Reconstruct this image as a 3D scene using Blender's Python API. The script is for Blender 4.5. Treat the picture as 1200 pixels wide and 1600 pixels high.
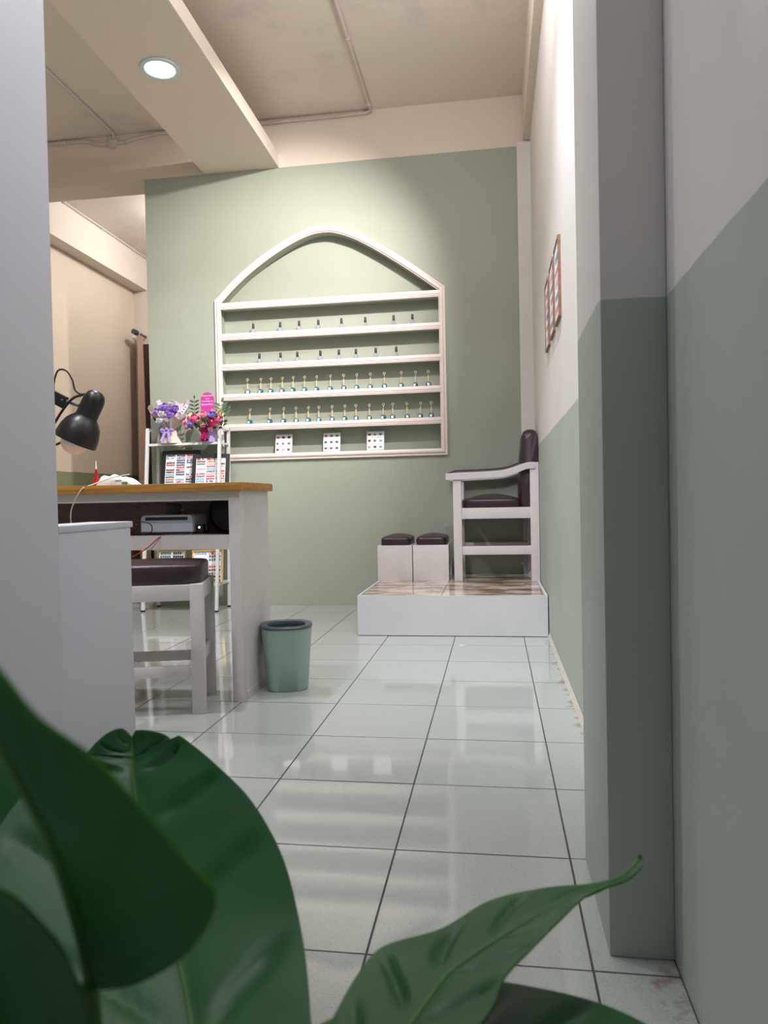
import bpy, bmesh, math, random
from mathutils import Vector, Matrix
random.seed(7)
for o in list(bpy.data.objects): bpy.data.objects.remove(o)
S = bpy.context.scene
COL = S.collection

# ------------------------------------------------------------------ camera, world, exposure
YAW, PITCH, ROLL, FPX = 0.149695, -0.0184225, -0.0203847, 1149.264
CAM = Vector((-0.15498, -1.2975, 0.82621))
def cam_axes():
    cy, sy = math.cos(YAW), math.sin(YAW)
    f0, r0, u0 = Vector((-sy, cy, 0)), Vector((cy, sy, 0)), Vector((0, 0, 1))
    f = f0*math.cos(PITCH)+u0*math.sin(PITCH); u = -f0*math.sin(PITCH)+u0*math.cos(PITCH)
    return r0*math.cos(ROLL)+u*math.sin(ROLL), -r0*math.sin(ROLL)+u*math.cos(ROLL), f
RT, UP, FW = cam_axes()
def at(px, py, d):                      # a point seen at that pixel, d metres ahead of the camera
    return CAM + FW*d + RT*((px-600)/FPX*d) - UP*((py-800)/FPX*d)
cd = bpy.data.cameras.new('camera'); cam = bpy.data.objects.new('camera', cd); COL.objects.link(cam)
cam.matrix_world = Matrix((( RT.x, UP.x, -FW.x, CAM.x), (RT.y, UP.y, -FW.y, CAM.y), (RT.z, UP.z, -FW.z, CAM.z), (0, 0, 0, 1)))
cd.sensor_fit = 'VERTICAL'; cd.sensor_height = 36; cd.lens = FPX*36/1600; cd.clip_start = 0.02
cd.dof.use_dof = True; cd.dof.focus_distance = 3.6; cd.dof.aperture_fstop = 8.0
S.camera = cam
W = bpy.data.worlds.new('world'); S.world = W; W.use_nodes = True
W.node_tree.nodes['Background'].inputs[0].default_value = (0.80, 0.88, 1.0, 1)
W.node_tree.nodes['Background'].inputs[1].default_value = 0.5
S.view_settings.view_transform = 'Standard'; S.view_settings.look = 'None'; S.view_settings.gamma = 1
S.view_settings.use_curve_mapping = False
S.view_settings.exposure = 0.0

# light strengths (watts) and tints of the room's lamps
DOWN_W, SPOT_W, BULB_W, WASH_W, BACK_W = 24, 570, 34, 400, 60
COOL, WARM = (0.95, 0.97, 1.0), (1.0, 0.94, 0.915)

# ------------------------------------------------------------------ materials
def lin(c):
    return tuple((v/12.92 if v <= 0.04045 else ((v+0.055)/1.055)**2.4) for v in [x/255 for x in c])
def newmat(name):
    m = bpy.data.materials.new(name); m.use_nodes = True
    nt = m.node_tree; b = nt.nodes['Principled BSDF']
    return m, nt, b
def N(nt, typ, **kw):
    n = nt.nodes.new(typ)
    for k, v in kw.items(): setattr(n, k, v)
    return n
def ramp(nt, fac, stops):
    r = N(nt, 'ShaderNodeValToRGB')
    e = r.color_ramp.elements
    while len(e) < len(stops): e.new(0.5)
    for el, (p, c) in zip(e, stops): el.position = p; el.color = (*c, 1)
    nt.links.new(fac, r.inputs[0]); return r.outputs[0]
def noise(nt, scale, detail=3, coord='Object', stretch=None, rough=0.5):
    tc = N(nt, 'ShaderNodeTexCoord'); n = N(nt, 'ShaderNodeTexNoise')
    n.inputs['Scale'].default_value = scale; n.inputs['Detail'].default_value = detail; n.inputs['Roughness'].default_value = rough
    if coord == 'World':
        g = N(nt, 'ShaderNodeNewGeometry'); src = g.outputs['Position']
    else: src = tc.outputs[coord]
    if stretch:
        mp = N(nt, 'ShaderNodeMapping'); mp.inputs['Scale'].default_value = stretch
        nt.links.new(src, mp.inputs[0]); src = mp.outputs[0]
    nt.links.new(src, n.inputs['Vector']); return n.outputs['Fac']
def bump(nt, b, h, strength=0.1, dist=0.01):
    bp = N(nt, 'ShaderNodeBump'); bp.inputs['Strength'].default_value = strength; bp.inputs['Distance'].default_value = dist
    nt.links.new(h, bp.inputs['Height']); nt.links.new(bp.outputs[0], b.inputs['Normal'])
def dk(c, k): return tuple(x*k for x in c)
def plain(name, rgb, rough=0.5, var=0.06, scale=8, bmp=0.0, metal=0, spec=0.5, coord='World'):
    m, nt, b = newmat(name); c = lin(rgb)
    f = noise(nt, scale, 4, coord)
    nt.links.new(ramp(nt, f, [(0.3, dk(c, 1-var)), (0.7, dk(c, 1+var))]), b.inputs['Base Color'])
    b.inputs['Roughness'].default_value = rough; b.inputs['Metallic'].default_value = metal
    b.inputs['Specular IOR Level'].default_value = spec
    if bmp: bump(nt, b, noise(nt, scale*12, 4, coord), bmp, 0.004)
    return m
def twotone(name, low, high, z, rough=0.55):
    m, nt, b = newmat(name)
    g = N(nt, 'ShaderNodeNewGeometry'); sp = N(nt, 'ShaderNodeSeparateXYZ'); nt.links.new(g.outputs['Position'], sp.inputs[0])
    nz = noise(nt, 9, 3, 'World')
    ma = N(nt, 'ShaderNodeMath', operation='MULTIPLY_ADD'); nt.links.new(nz, ma.inputs[0]); ma.inputs[1].default_value = 0.012
    nt.links.new(sp.outputs[2], ma.inputs[2])
    gt = N(nt, 'ShaderNodeMath', operation='GREATER_THAN'); nt.links.new(ma.outputs[0], gt.inputs[0]); gt.inputs[1].default_value = z+0.006
    big = noise(nt, 1.7, 5, 'World')
    lo = ramp(nt, big, [(0.3, dk(lin(low), .93)), (0.7, dk(lin(low), 1.05))]); hi = ramp(nt, big, [(0.3, dk(lin(high), .96)), (0.7, dk(lin(high), 1.03))])
    mx = N(nt, 'ShaderNodeMix', data_type='RGBA'); nt.links.new(gt.outputs[0], mx.inputs[0]); nt.links.new(lo, mx.inputs[6]); nt.links.new(hi, mx.inputs[7])
    nt.links.new(mx.outputs[2], b.inputs['Base Color']); b.inputs['Roughness'].default_value = rough
    b.inputs['Specular IOR Level'].default_value = 0.35
    bump(nt, b, noise(nt, 5, 6, 'World', rough=0.6), 0.12, 0.01)
    return m
def emit(name, col, s):
    m, nt, b = newmat(name); b.inputs['Base Color'].default_value = (*col, 1)
    b.inputs['Emission Color'].default_value = (*col, 1); b.inputs['Emission Strength'].default_value = s; return m
def glass(name, col, rough=0.05, trans=0.9):
    m, nt, b = newmat(name); b.inputs['Base Color'].default_value = (*lin(col), 1)
    b.inputs['Roughness'].default_value = rough; b.inputs['Transmission Weight'].default_value = trans; b.inputs['IOR'].default_value = 1.45; return m

SAGE, CREAM, PINKW, WHITE = (164, 169, 154), (226, 213, 197), (238, 222, 216), (226, 222, 219)
M = {}
M['wall'] = twotone('sage_and_cream_wall_paint', (176, 186, 174), (226, 221, 216), 1.168)
M['wall_left'] = twotone('olive_and_cream_wall_paint', (140, 145, 112), (224, 206, 184), 1.165)
M['sage'] = plain('sage_green_paint', SAGE, 0.55, 0.04, 1.5, 0.08, spec=0.35)
M['cream'] = plain('cream_paint', CREAM, 0.6, 0.03, 1.6, 0.08, spec=0.3)
def ceiling_mat():
    m, nt, b = newmat('stained_cream_ceiling_paint'); c = lin((228, 216, 203))
    f = noise(nt, 1.1, 8, 'World', rough=0.7)
    nt.links.new(ramp(nt, f, [(0.32, dk(c, .80)), (0.46, dk(c, .97)), (0.75, c)]), b.inputs['Base Color'])
    b.inputs['Roughness'].default_value = 0.7; bump(nt, b, noise(nt, 6, 5, 'World'), .1, .01); return m
M['ceiling'] = ceiling_mat()
M['pinkwhite'] = plain('pinkish_white_gloss_paint', PINKW, 0.35, 0.03, 6)
def white_worn():
    m, nt, b = newmat('worn_white_paint'); c = lin((214, 207, 204))
    f = noise(nt, 7, 8, 'World', rough=.75)
    nt.links.new(ramp(nt, f, [(0.24, dk(c, .55)), (0.33, dk(c, .92)), (0.6, c)]), b.inputs['Base Color'])
    b.inputs['Roughness'].default_value = 0.42; bump(nt, b, noise(nt, 40, 4, 'World', stretch=(1, 1, .2)), .06, .003); return m
M['white'] = white_worn()
M['partition'] = plain('cool_white_partition_paint', (196, 197, 206), 0.55, 0.015, 2, 0.04, spec=.3)
def tile_mat():
    m, nt, b = newmat('speckled_white_glazed_tile'); c = lin((172, 176, 172))
    f = noise(nt, 260, 2, 'World'); g = noise(nt, 2.2, 5, 'World')
    a = ramp(nt, f, [(0.33, dk(c, .84)), (0.5, c)]); bb = ramp(nt, g, [(0.3, (.95, .96, .95)), (0.7, (1.02, 1.02, 1.0))])
    mx = N(nt, 'ShaderNodeMix', data_type='RGBA', blend_type='MULTIPLY'); mx.inputs[0].default_value = 1
    nt.links.new(a, mx.inputs[6]); nt.links.new(bb, mx.inputs[7]); # rusty grime where the floor meets the right wall
    ge = N(nt, 'ShaderNodeNewGeometry'); sx = N(nt, 'ShaderNodeSeparateXYZ'); nt.links.new(ge.outputs['Position'], sx.inputs[0])
    mr = N(nt, 'ShaderNodeMapRange'); nt.links.new(sx.outputs[0], mr.inputs[0]); mr.inputs[1].default_value = .02; mr.inputs[2].default_value = .14; mr.inputs[3].default_value = -.22; mr.inputs[4].default_value = .12
    ad = N(nt, 'ShaderNodeMath', operation='ADD'); nt.links.new(mr.outputs[0], ad.inputs[0]); nt.links.new(noise(nt, 14, 7, 'World', rough=.7), ad.inputs[1])
    st_ = N(nt, 'ShaderNodeMapRange'); nt.links.new(ad.outputs[0], st_.inputs[0]); st_.inputs[1].default_value = .57; st_.inputs[2].default_value = .70
    m2 = N(nt, 'ShaderNodeMix', data_type='RGBA'); nt.links.new(st_.outputs[0], m2.inputs[0]); nt.links.new(mx.outputs[2], m2.inputs[6]); m2.inputs[7].default_value = (*lin((142, 120, 110)), 1)
    nt.links.new(m2.outputs[2], b.inputs['Base Color'])
    b.inputs['Roughness'].default_value = 0.06; b.inputs['Specular IOR Level'].default_value = 0.85
    bump(nt, b, noise(nt, 6, 2, 'World', stretch=(.5, 1.6, 1)), 0.05, 0.006); return m
M['tile'] = tile_mat()
M['grout'] = plain('dark_brown_grout', (74, 66, 62), 0.9, 0.25, 30)
def marble_mat():
    m, nt, b = newmat('brown_veined_marble_tile'); f = noise(nt, 4.5, 7, 'World', stretch=(.7, 1.5, 1), rough=.62)
    nt.links.new(ramp(nt, f, [(0.34, lin((96, 70, 56))), (0.46, lin((150, 124, 106))), (0.54, lin((202, 188, 176))), (0.75, lin((222, 212, 204)))]), b.inputs['Base Color'])
    b.inputs['Roughness'].default_value = .06; return m
M['marble'] = marble_mat()
M['platwhite'] = plain('white_glazed_panel', (204, 203, 204), 0.3, 0.02, 5)
def wood_mat(name, a, c, rough=.4):
    m, nt, b = newmat(name); f = noise(nt, 6, 6, 'World', stretch=(.6, 8, 10), rough=.6)
    nt.links.new(ramp(nt, f, [(0.3, lin(a)), (0.65, lin(c))]), b.inputs['Base Color']); b.inputs['Roughness'].default_value = rough; return m
M['wood'] = wood_mat('golden_brown_varnished_wood', (150, 98, 36), (194, 138, 62))
M['framewood'] = wood_mat('brown_frame_wood', (104, 70, 56), (132, 94, 76))
M['darkwood'] = wood_mat('dark_brown_wood', (52, 34, 26), (72, 48, 38))
M['inner'] = wood_mat('grey_brown_board', (150, 130, 124), (170, 150, 142), .7)
M['leather'] = plain('aubergine_leatherette', (52, 34, 40), 0.36, 0.08, 12, 0.10)
M['black'] = plain('black_satin_plastic', (22, 22, 26), 0.38, 0.05, 10)
M['blackframe'] = plain('black_frame_paint', (24, 24, 28), 0.45, 0.05, 10)
M['mint'] = plain('mint_green_plastic', (150, 172, 158), 0.38, 0.02, 5)
M['rim'] = plain('dark_slate_plastic', (66, 76, 84), 0.42, 0.03, 5)
M['rackwhite'] = plain('white_powder_coat', (224, 226, 224), 0.38, 0.02, 5)
M['conduit'] = plain('painted_grey_conduit', (206, 194, 184), 0.5, 0.04, 8)
M['curtain'] = plain('tan_curtain_fabric', (190, 156, 134), 0.85, 0.06, 4)
M['devwhite'] = plain('bluish_white_plastic', (214, 218, 232), 0.35, 0.02, 6)
M['paper'] = plain('white_paper', (232, 232, 234), 0.6, 0.02, 9)
M['cardsheet'] = plain('laminated_grey_sheet', (206, 208, 212), 0.25, 0.02, 9)
M['gold'] = plain('pale_gold_frame', (198, 158, 84), 0.35, 0.06, 12, metal=.6)
M['wrap'] = plain('dusty_pink_wrapping_paper', (206, 186, 176), 0.6, 0.08, 14)
M['wrapgrey'] = plain('greyish_lilac_wrapping_paper', (190, 182, 188), 0.6, 0.06, 14)
M['lilacribbon'] = plain('lilac_satin_ribbon', (170, 146, 214), 0.3, 0.08, 30)
M['lilacbox'] = plain('lilac_box_card', (186, 160, 220), 0.45, 0.04, 20)
M['magenta'] = plain('magenta_satin_ribbon', (190, 20, 92), 0.3, 0.1, 30)
M['sign'] = plain('magenta_plaque', (190, 62, 150), 0.4, 0.03, 10)
M['signtext'] = plain('white_plaque_lettering', (246, 236, 244), 0.4, 0.01, 10)
M['green'] = plain('eucalyptus_leaf', (84, 110, 84), 0.6, 0.15, 30)
M['deepgreen'] = plain('dark_flower_foliage', (44, 66, 44), 0.6, 0.15, 30)
for n, c in dict(pink=(254, 182, 206), hotpink=(250, 116, 168), rosepink=(252, 200, 212), blue=(166, 172, 244), creamy=(236, 226, 190), peach=(250, 206, 188), purple=(190, 152, 234), lilac=(214, 184, 238), whiteflower=(232, 228, 236)).items():
    M['fl_'+n] = plain(n+'_petals', c, 0.6, 0.12, 40)
NAILC = [(20, 22, 28), (190, 60, 80), (236, 160, 168), (44, 56, 110), (214, 120, 60), (130, 176, 210), (150, 24, 50), (232, 226, 228), (96, 60, 40), (60, 120, 120)]
NAILM = [plain('nail_colour_%d' % i, c, 0.25, 0.03, 30) for i, c in enumerate(NAILC)]
M['glass'] = glass('clear_lilac_glass', (226, 224, 240), .04, .75)
M['teal'] = plain('teal_polish_glass', (24, 100, 112), 0.18, 0.05, 30)
M['tan'] = plain('tan_cap_plastic', (196, 172, 136), 0.4, 0.05, 30)
M['ring'] = plain('pale_plastic_ring', (226, 222, 196), 0.4, 0.02, 30)
M['red'] = plain('red_liquid_plastic', (196, 22, 34), 0.25, 0.05, 30)
M['bulb'] = plain('frosted_white_bulb', (232, 230, 246), 0.3, 0.01, 9)
M['cable'] = plain('off_white_cable', (206, 194, 176), 0.5, 0.02, 9)
M['redcable'] = plain('red_cable', (190, 60, 70), 0.45, 0.05, 9)
M['greymag'] = plain('grey_printed_paper', (112, 112, 108), 0.5, 0.5, 60)
M['skirt'] = plain('cream_skirting_bead', (206, 200, 186), 0.6, 0.06, 20)
M['purpleprint'] = plain('violet_print', (96, 84, 160), 0.5, 0.03, 9)
M['greenprint'] = plain('green_print', (70, 160, 90), 0.5, 0.03, 9)
M['lampmetal'] = plain('grey_lamp_metal', (120, 120, 126), 0.35, 0.03, 9, metal=.7)
M['terracotta'] = plain('charcoal_pot', (70, 70, 72), 0.6, 0.06, 9)
M['soil'] = plain('dark_potting_soil', (48, 38, 30), 0.95, 0.3, 60)
def leaf_mat(name, a, c, trans):
    m, nt, b = newmat(name); f = noise(nt, 9, 4, 'World')
    col = ramp(nt, f, [(0.3, lin(a)), (0.7, lin(c))]); nt.links.new(col, b.inputs['Base Color'])
    b.inputs['Roughness'].default_value = 0.42; b.inputs['Specular IOR Level'].default_value = .4
    tr = N(nt, 'ShaderNodeBsdfTranslucent'); tr.inputs[0].default_value = (*lin((110, 190, 30)), 1)
    mx = N(nt, 'ShaderNodeMixShader'); mx.inputs[0].default_value = trans
    nt.links.new(b.outputs[0], mx.inputs[1]); nt.links.new(tr.outputs[0], mx.inputs[2])
    nt.links.new(mx.outputs[0], nt.nodes['Material Output'].inputs[0]); return m
M['leaf'] = leaf_mat('deep_green_leaf', (34, 90, 46), (48, 106, 58), 0.18)
M['leafrib'] = plain('yellow_green_leaf_rib', (70, 118, 50), .5, .1, 30)

# ------------------------------------------------------------------ mesh helpers
class MB:
    def __init__(s): s.v = []; s.f = []; s.m = []
    def add(s, vs, fs, mi=0):
        o = len(s.v); s.v += [Vector(p) for p in vs]; s.f += [tuple(i+o for i in q) for q in fs]; s.m += [mi]*len(fs); return s
    def box(s, x0, x1, y0, y1, z0, z1, mi=0, bev=0.0, T=None):
        if bev:
            bm = bmesh.new(); bmesh.ops.create_cube(bm, size=1)
            for v in bm.verts: v.co = Vector((x0+(v.co.x+.5)*(x1-x0), y0+(v.co.y+.5)*(y1-y0), z0+(v.co.z+.5)*(z1-z0)))
            bmesh.ops.bevel(bm, geom=bm.edges[:], offset=bev, segments=2, affect='EDGES', profile=.6)
            bm.verts.index_update(); vs = [v.co.copy() for v in bm.verts]; fs = [[v.index for v in f.verts] for f in bm.faces]; bm.free()
        else:
            vs = [Vector(p) for p in ((x0, y0, z0), (x1, y0, z0), (x1, y1, z0), (x0, y1, z0), (x0, y0, z1), (x1, y0, z1), (x1, y1, z1), (x0, y1, z1))]
            fs = [(3, 2, 1, 0), (4, 5, 6, 7), (0, 1, 5, 4), (1, 2, 6, 5), (2, 3, 7, 6), (3, 0, 4, 7)]
        if T: vs = [T @ p for p in vs]
        return s.add(vs, fs, mi)
    def loft(s, rings, closed=True, cap=True, mi=0):
        n = len(rings[0]); vs = [p for r in rings for p in r]; fs = []
        for i in range(len(rings)-1):
            for j in range(n if closed else n-1):
                k = (j+1) % n; fs.append((i*n+j, i*n+k, (i+1)*n+k, (i+1)*n+j))
        if cap and closed: fs += [tuple(range(n))[::-1], tuple(range((len(rings)-1)*n, len(rings)*n))]
        return s.add(vs, fs, mi)
    def tube(s, pts, r, n=8, mi=0):
        pts = [Vector(p) for p in pts]; rings = []; up = None
        for i, p in enumerate(pts):
            d = (pts[min(i+1, len(pts)-1)]-pts[max(i-1, 0)]).normalized()
            if up is None: up = d.orthogonal().normalized()
            up = (up - d*up.dot(d)).normalized(); sd = d.cross(up); rr = r[i] if isinstance(r, (list, tuple)) else r
            rings.append([p+(up*math.cos(2*math.pi*k/n)+sd*math.sin(2*math.pi*k/n))*rr for k in range(n)])
        return s.loft(rings, mi=mi)
    def lathe(s, prof, n=16, org=(0, 0, 0), axis=(0, 0, 1), mi=0, cap=True):
        o = Vector(org); a = Vector(axis).normalized(); u = a.orthogonal().normalized(); w = a.cross(u)
        return s.loft([[o+a*h+(u*math.cos(2*math.pi*k/n)+w*math.sin(2*math.pi*k/n))*r for k in range(n)] for r, h in prof], cap=cap, mi=mi)
    def build(s, name, mat, parent=None, smooth=None, org=None):
        # vertices are given in world space; the object sits at its parent's origin (or at org)
        me = bpy.data.meshes.new(name)
        base = Vector(org) if org is not None else (wloc(parent) if parent else Vector((0, 0, 0)))
        me.from_pydata([tuple(v-base) for v in s.v], [], s.f)
        for m in (mat if isinstance(mat, (list, tuple)) else [mat]): me.materials.append(m)
        me.polygons.foreach_set('material_index', s.m)
        bm = bmesh.new(); bm.from_mesh(me); bmesh.ops.recalc_face_normals(bm, faces=bm.faces[:])
        if smooth is not None:
            for f in bm.faces: f.smooth = True
            for e in bm.edges:
                if len(e.link_faces) == 2 and e.calc_face_angle(0) > smooth: e.smooth = False
        bm.to_mesh(me); bm.free(); me.update()
        o = bpy.data.objects.new(name, me); COL.objects.link(o)
        if parent: o.parent = parent
        elif org is not None: o.location = base
        return o
def wloc(o):
    l = Vector((0, 0, 0))
    while o: l += o.location; o = o.parent
    return l
def tag(o, label, cat, group=None):
    o['label'] = label; o['category'] = cat
    if group: o['group'] = group
    return o
def thing(name, loc, label, cat, group=None):
    o = bpy.data.objects.new(name, None); COL.objects.link(o); o.location = loc; o.empty_display_size = .05
    return tag(o, label, cat, group)
def struct(o, label):
    o['kind'] = 'structure'; o['label'] = label; return o
def lamp(name, kind, loc, watts, col, parent=None, **kw):
    l = bpy.data.lights.new(name, kind); l.energy = watts; l.color = col
    aim = kw.pop('aim', None)
    for k, v in kw.items(): setattr(l, k, v)
    o = bpy.data.objects.new(name, l); COL.objects.link(o)
    o.location = Vector(loc)-(wloc(parent) if parent else Vector((0, 0, 0)))
    if parent: o.parent = parent
    if aim is not None: o.rotation_euler = (Vector(aim)-Vector(loc)).to_track_quat('-Z', 'Y').to_euler()
    return o
def copy_tree(o, loc, label=None):
    c = o.copy(); COL.objects.link(c); c.location = loc
    if label: c['label'] = label
    for ch in list(o.children):
        k = ch.copy(); COL.objects.link(k); k.parent = c
        for g in list(ch.children):
            q = g.copy(); COL.objects.link(q); q.parent = k
    return c
SM = math.radians(40)

# ------------------------------------------------------------------ room shell
XR, XL, YB, YF, YFAR, ZC, ZB = 0.146, -4.45, 4.316, -3.4, 7.15, 3.80, 3.425
floor = struct(MB().box(XL-.1, XR+.1, YF-.1, YFAR+.1, -.12, -.0015).build('floor', M['grout']), 'glossy speckled white tile floor with dark joints')
tile_cache = {}
g = 0.0022
for r in range(-2, 18):
    for c in range(0, 12):
        x0, x1 = (-c*.4, .4-c*.4); x1 = min(x1, XR); x0 = max(x0, XL)
        if x1-x0 < .02: continue
        y0 = r*.4; y1 = min(y0+.4, YFAR)
        key = (round(x1-x0, 3), round(y1-y0, 3))
        if key not in tile_cache:
            mb = MB(); w, h = x1-x0-g*2, y1-y0-g*2
            b = .0002; vs = []
            for z, k in ((-.008, 0), (-b, 0), (0, b)):
                vs += [(k, k, z), (w-k, k, z), (w-k, h-k, z), (k, h-k, z)]
            fs = [(8, 9, 10, 11)]+[(i*4+j, i*4+(j+1) % 4, (i+1)*4+(j+1) % 4, (i+1)*4+j) for i in range(2) for j in range(4)]
            me_o = MB().add(vs, fs).build('tile', M['tile'], None); me = me_o.data; bpy.data.objects.remove(me_o); tile_cache[key] = me
        t = bpy.data.objects.new('tile', tile_cache[key]); COL.objects.link(t); t.parent = floor
        t.location = (x0+g, y0+g, random.uniform(-.0002, .0002)); t.rotation_euler = (random.uniform(-.0012, .0012), random.uniform(-.0012, .0012), 0)
fb = MB(); yy = -.8
for c in range(12):
    x0, x1 = max(-c*.4, XL)+g, min(.4-c*.4, XR)-g
    if x1-x0 < .02: continue
    for r in range(-8, -2):
        fb.box(x0, x1, max(r*.4, YF)+g, r*.4+.4-g, -.008, 0)
fbo = fb.build('tile_field', M['tile'], floor); fbo['kind'] = 'stuff'

struct(MB().box(XL-.1, XR+.1, YF-.1, YFAR+.1, ZC, ZC+.12).build('ceiling', M['ceiling']), 'stained cream painted ceiling')
struct(MB().box(XR, XR+.15, YF-.1, YFAR+.1, 0, ZC).build('wall_right', M['wall']), 'right wall with sage green lower half and off-white upper half')
pil = MB().box(.034, XR, .045, .402, 0, ZC, bev=.004).build('wall_pillar', M['wall'], smooth=SM); struct(pil, 'square wall pillar painted green below and white above')
struct(MB().box(XL-.15, XL, YF-.1, YFAR+.1, 0, ZC).build('wall_left', M['wall_left']), 'far left cream wall with olive green lower band')
struct(MB().box(XL, XR, YFAR, YFAR+.15, 0, ZC).build('wall_far', M['cream']), 'cream wall at the far end of the back room')
wf = MB(); wf.box(XL, -3.9, YF-.15, YF, 0, ZC).box(-3.9, XR, YF-.15, YF, 2.6, ZC)
struct(wf.build('wall_front', M['cream']), 'front wall around the open shop entrance')
struct(MB().box(-1.55, -1.40, YF, .66, 0, ZB, bev=.004).build('wall_partition', M['partition'], smooth=SM), 'tall white partition wall at the left edge')

# arched niche outline (outer edge of its moulding), measured on the wall
ARCH = [(-2.322, 2.42), (-2.186, 2.552), (-2.043, 2.668), (-1.884, 2.774), (-1.693, 2.877), (-1.54, 2.932), (-1.43, 2.944), (-1.335, 2.935), (-1.186, 2.882), (-1.022, 2.790), (-.86, 2.684), (-.699, 2.57), (-.502, 2.42)]
def catmull(P, n=5):
    out = []
    for i in range(len(P)-1):
        a, b, c, d = P[max(i-1, 0)], P[i], P[i+1], P[min(i+2, len(P)-1)]
        for k in range(n):
            t = k/n
            out.append(tuple(.5*((2*b[j])+(-a[j]+c[j])*t+(2*a[j]-5*b[j]+4*c[j]-d[j])*t*t+(-a[j]+3*b[j]-3*c[j]+d[j])*t**3) for j in range(len(b))))
    out.append(tuple(P[-1])); return out
AO = catmull(ARCH, 4)
def offset2(P, w):
    out = []
    for i, p in enumerate(P):
        a = P[max(i-1, 0)]; b = P[min(i+1, len(P)-1)]; tx, tz = b[0]-a[0], b[1]-a[1]; l = math.hypot(tx, tz)
        out.append((p[0]+tz/l*w, p[1]-tx/l*w))
    return out
AI = offset2(AO, .045)
def ztop(x):
    for a, b in zip(AI, AI[1:]):
        if a[0] <= x <= b[0]: return a[1]+(b[1]-a[1])*(x-a[0])/(b[0]-a[0])
    return 2.385
NX0, NX1, NZ0, ND = -2.284, -.544, 1.178, .10
xs = [NX0+(NX1-NX0)*i/48 for i in range(49)]
zs = [max(2.385, ztop(x)) for x in xs]
WX0, WX1 = -2.893, .05
wb = MB()
def quad(mb, *p): mb.add(p, [(0, 1, 2, 3)])
quad(wb, (WX0, YB, 0), (NX0, YB, 0), (NX0, YB, ZB), (WX0, YB, ZB)); quad(wb, (NX1, YB, 0), (WX1, YB, 0), (WX1, YB, ZB), (NX1, YB, ZB))
quad(wb, (NX0, YB, 0), (NX1, YB, 0), (NX1, YB, NZ0), (NX0, YB, NZ0))
for a, b, za, zb in zip(xs, xs[1:], zs, zs[1:]):
    quad(wb, (a, YB, za), (b, YB, zb), (b, YB, ZB), (a, YB, ZB))
    quad(wb, (a, YB, za), (b, YB, zb), (b, YB+ND, zb), (a, YB+ND, za))
    quad(wb, (a, YB+ND, NZ0), (b, YB+ND, NZ0), (b, YB+ND, zb), (a, YB+ND, za))
quad(wb, (NX0, YB, NZ0), (NX1, YB, NZ0), (NX1, YB+ND, NZ0), (NX0, YB+ND, NZ0))
for x, zt in ((NX0, zs[0]), (NX1, zs[-1])): quad(wb, (x, YB, NZ0), (x, YB+ND, NZ0), (x, YB+ND, zt), (x, YB, zt))
quad(wb, (WX0, YB, 0), (WX0, YB+.26, 0), (WX0, YB+.26, ZB), (WX0, YB, ZB)); quad(wb, (WX0, YB+.26, 0), (XR, YB+.26, 0), (XR, YB+.26, ZB), (WX0, YB+.26, ZB))
wbo = wb.build('wall_back', M['sage']); struct(wbo, 'sage green feature wall with an arched niche')
struct(MB().box(.05, XR, 4.25, YB+.2, 0, ZB).build('wall_corner_column', M['wall']), 'narrow cream corner column beside the green wall')
struct(MB().box(XL, XR, YB, YB+.26, ZB, ZC).build('trim_1', M['cream']), 'cream beam above the green wall')
struct(MB().box(.095, XR, YF, 4.25, ZB+.01, ZC).build('trim_2', M['cream']), 'narrow cream beam along the top of the right wall')
struct(MB().box(XL, -4.28, YF, YFAR, ZB-.02, ZC).build('trim_3', M['cream']), 'cream beam along the top of the left wall')
struct(MB().box(-2.387, -1.775, YF, YB, ZB, ZB+.112, bev=.003).build('trim_4', M['cream']), 'boxed cream soffit holding the recessed lights')
sk = MB()
for a, b, x in ((.402, 3.05, XR),):
    sk.add([(x, a, .028), (x-.010, a, .0), (x-.010, b, .0), (x, b, .028), (x, a, 0), (x, b, 0)], [(0, 1, 2, 3), (0, 4, 1), (3, 2, 5), (1, 4, 5, 2)])
struct(sk.build('baseboard_right', M['skirt']), 'thin cream bead along the foot of the right wall')
dr = MB().box(-4.41, -3.3, YFAR-.04, YFAR, 0, 2.75).build('door_1', M['darkwood']); struct(dr, 'dark brown door at the end of the back room')
MB().box(-4.33, -3.4, YFAR-.05, YFAR-.04, .25, 2.55).build('door_panel', M['darkwood'], dr)

# ------------------------------------------------------------------ lamps of the room and added fill lamps
def downlight(y, label):
    t = thing('recessed_downlight', (-2.09, y, ZB), label, 'ceiling light', 'recessed lights in the soffit')
    MB().lathe([(.118, -.001), (.116, -.008), (.092, -.010), (.086, -.003), (.086, .0)], 32, (-2.09, y, ZB), cap=False).build('trim_ring', M['ringtrim'], t, smooth=SM)
    MB().lathe([(.087, -.0035), (.05, -.005), (.001, -.0055)], 32, (-2.09, y, ZB), cap=False).build('diffuser', M['diffuser'], t, smooth=SM)
    lamp('downlight_lamp', 'AREA', (-2.09, y, ZB-.014), DOWN_W, COOL, t, shape='DISK', size=.17, spread=math.radians(125))
M['diffuser'] = emit('lit_diffuser', (.95, 1, 1), 6); M['ringtrim'] = plain('pale_grey_light_rim', (208, 222, 224), .35, .01, 9)
downlight(2.91, 'round recessed ceiling light glowing white in the boxed soffit, the one in view')
downlight(1.17, 'round recessed ceiling light in the soffit, next one towards the entrance')
downlight(-.57, 'unseen recessed light added in the soffit nearest the entrance to brighten the desk')  # added lamp out of view, brightens the desk front and its shelf
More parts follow.
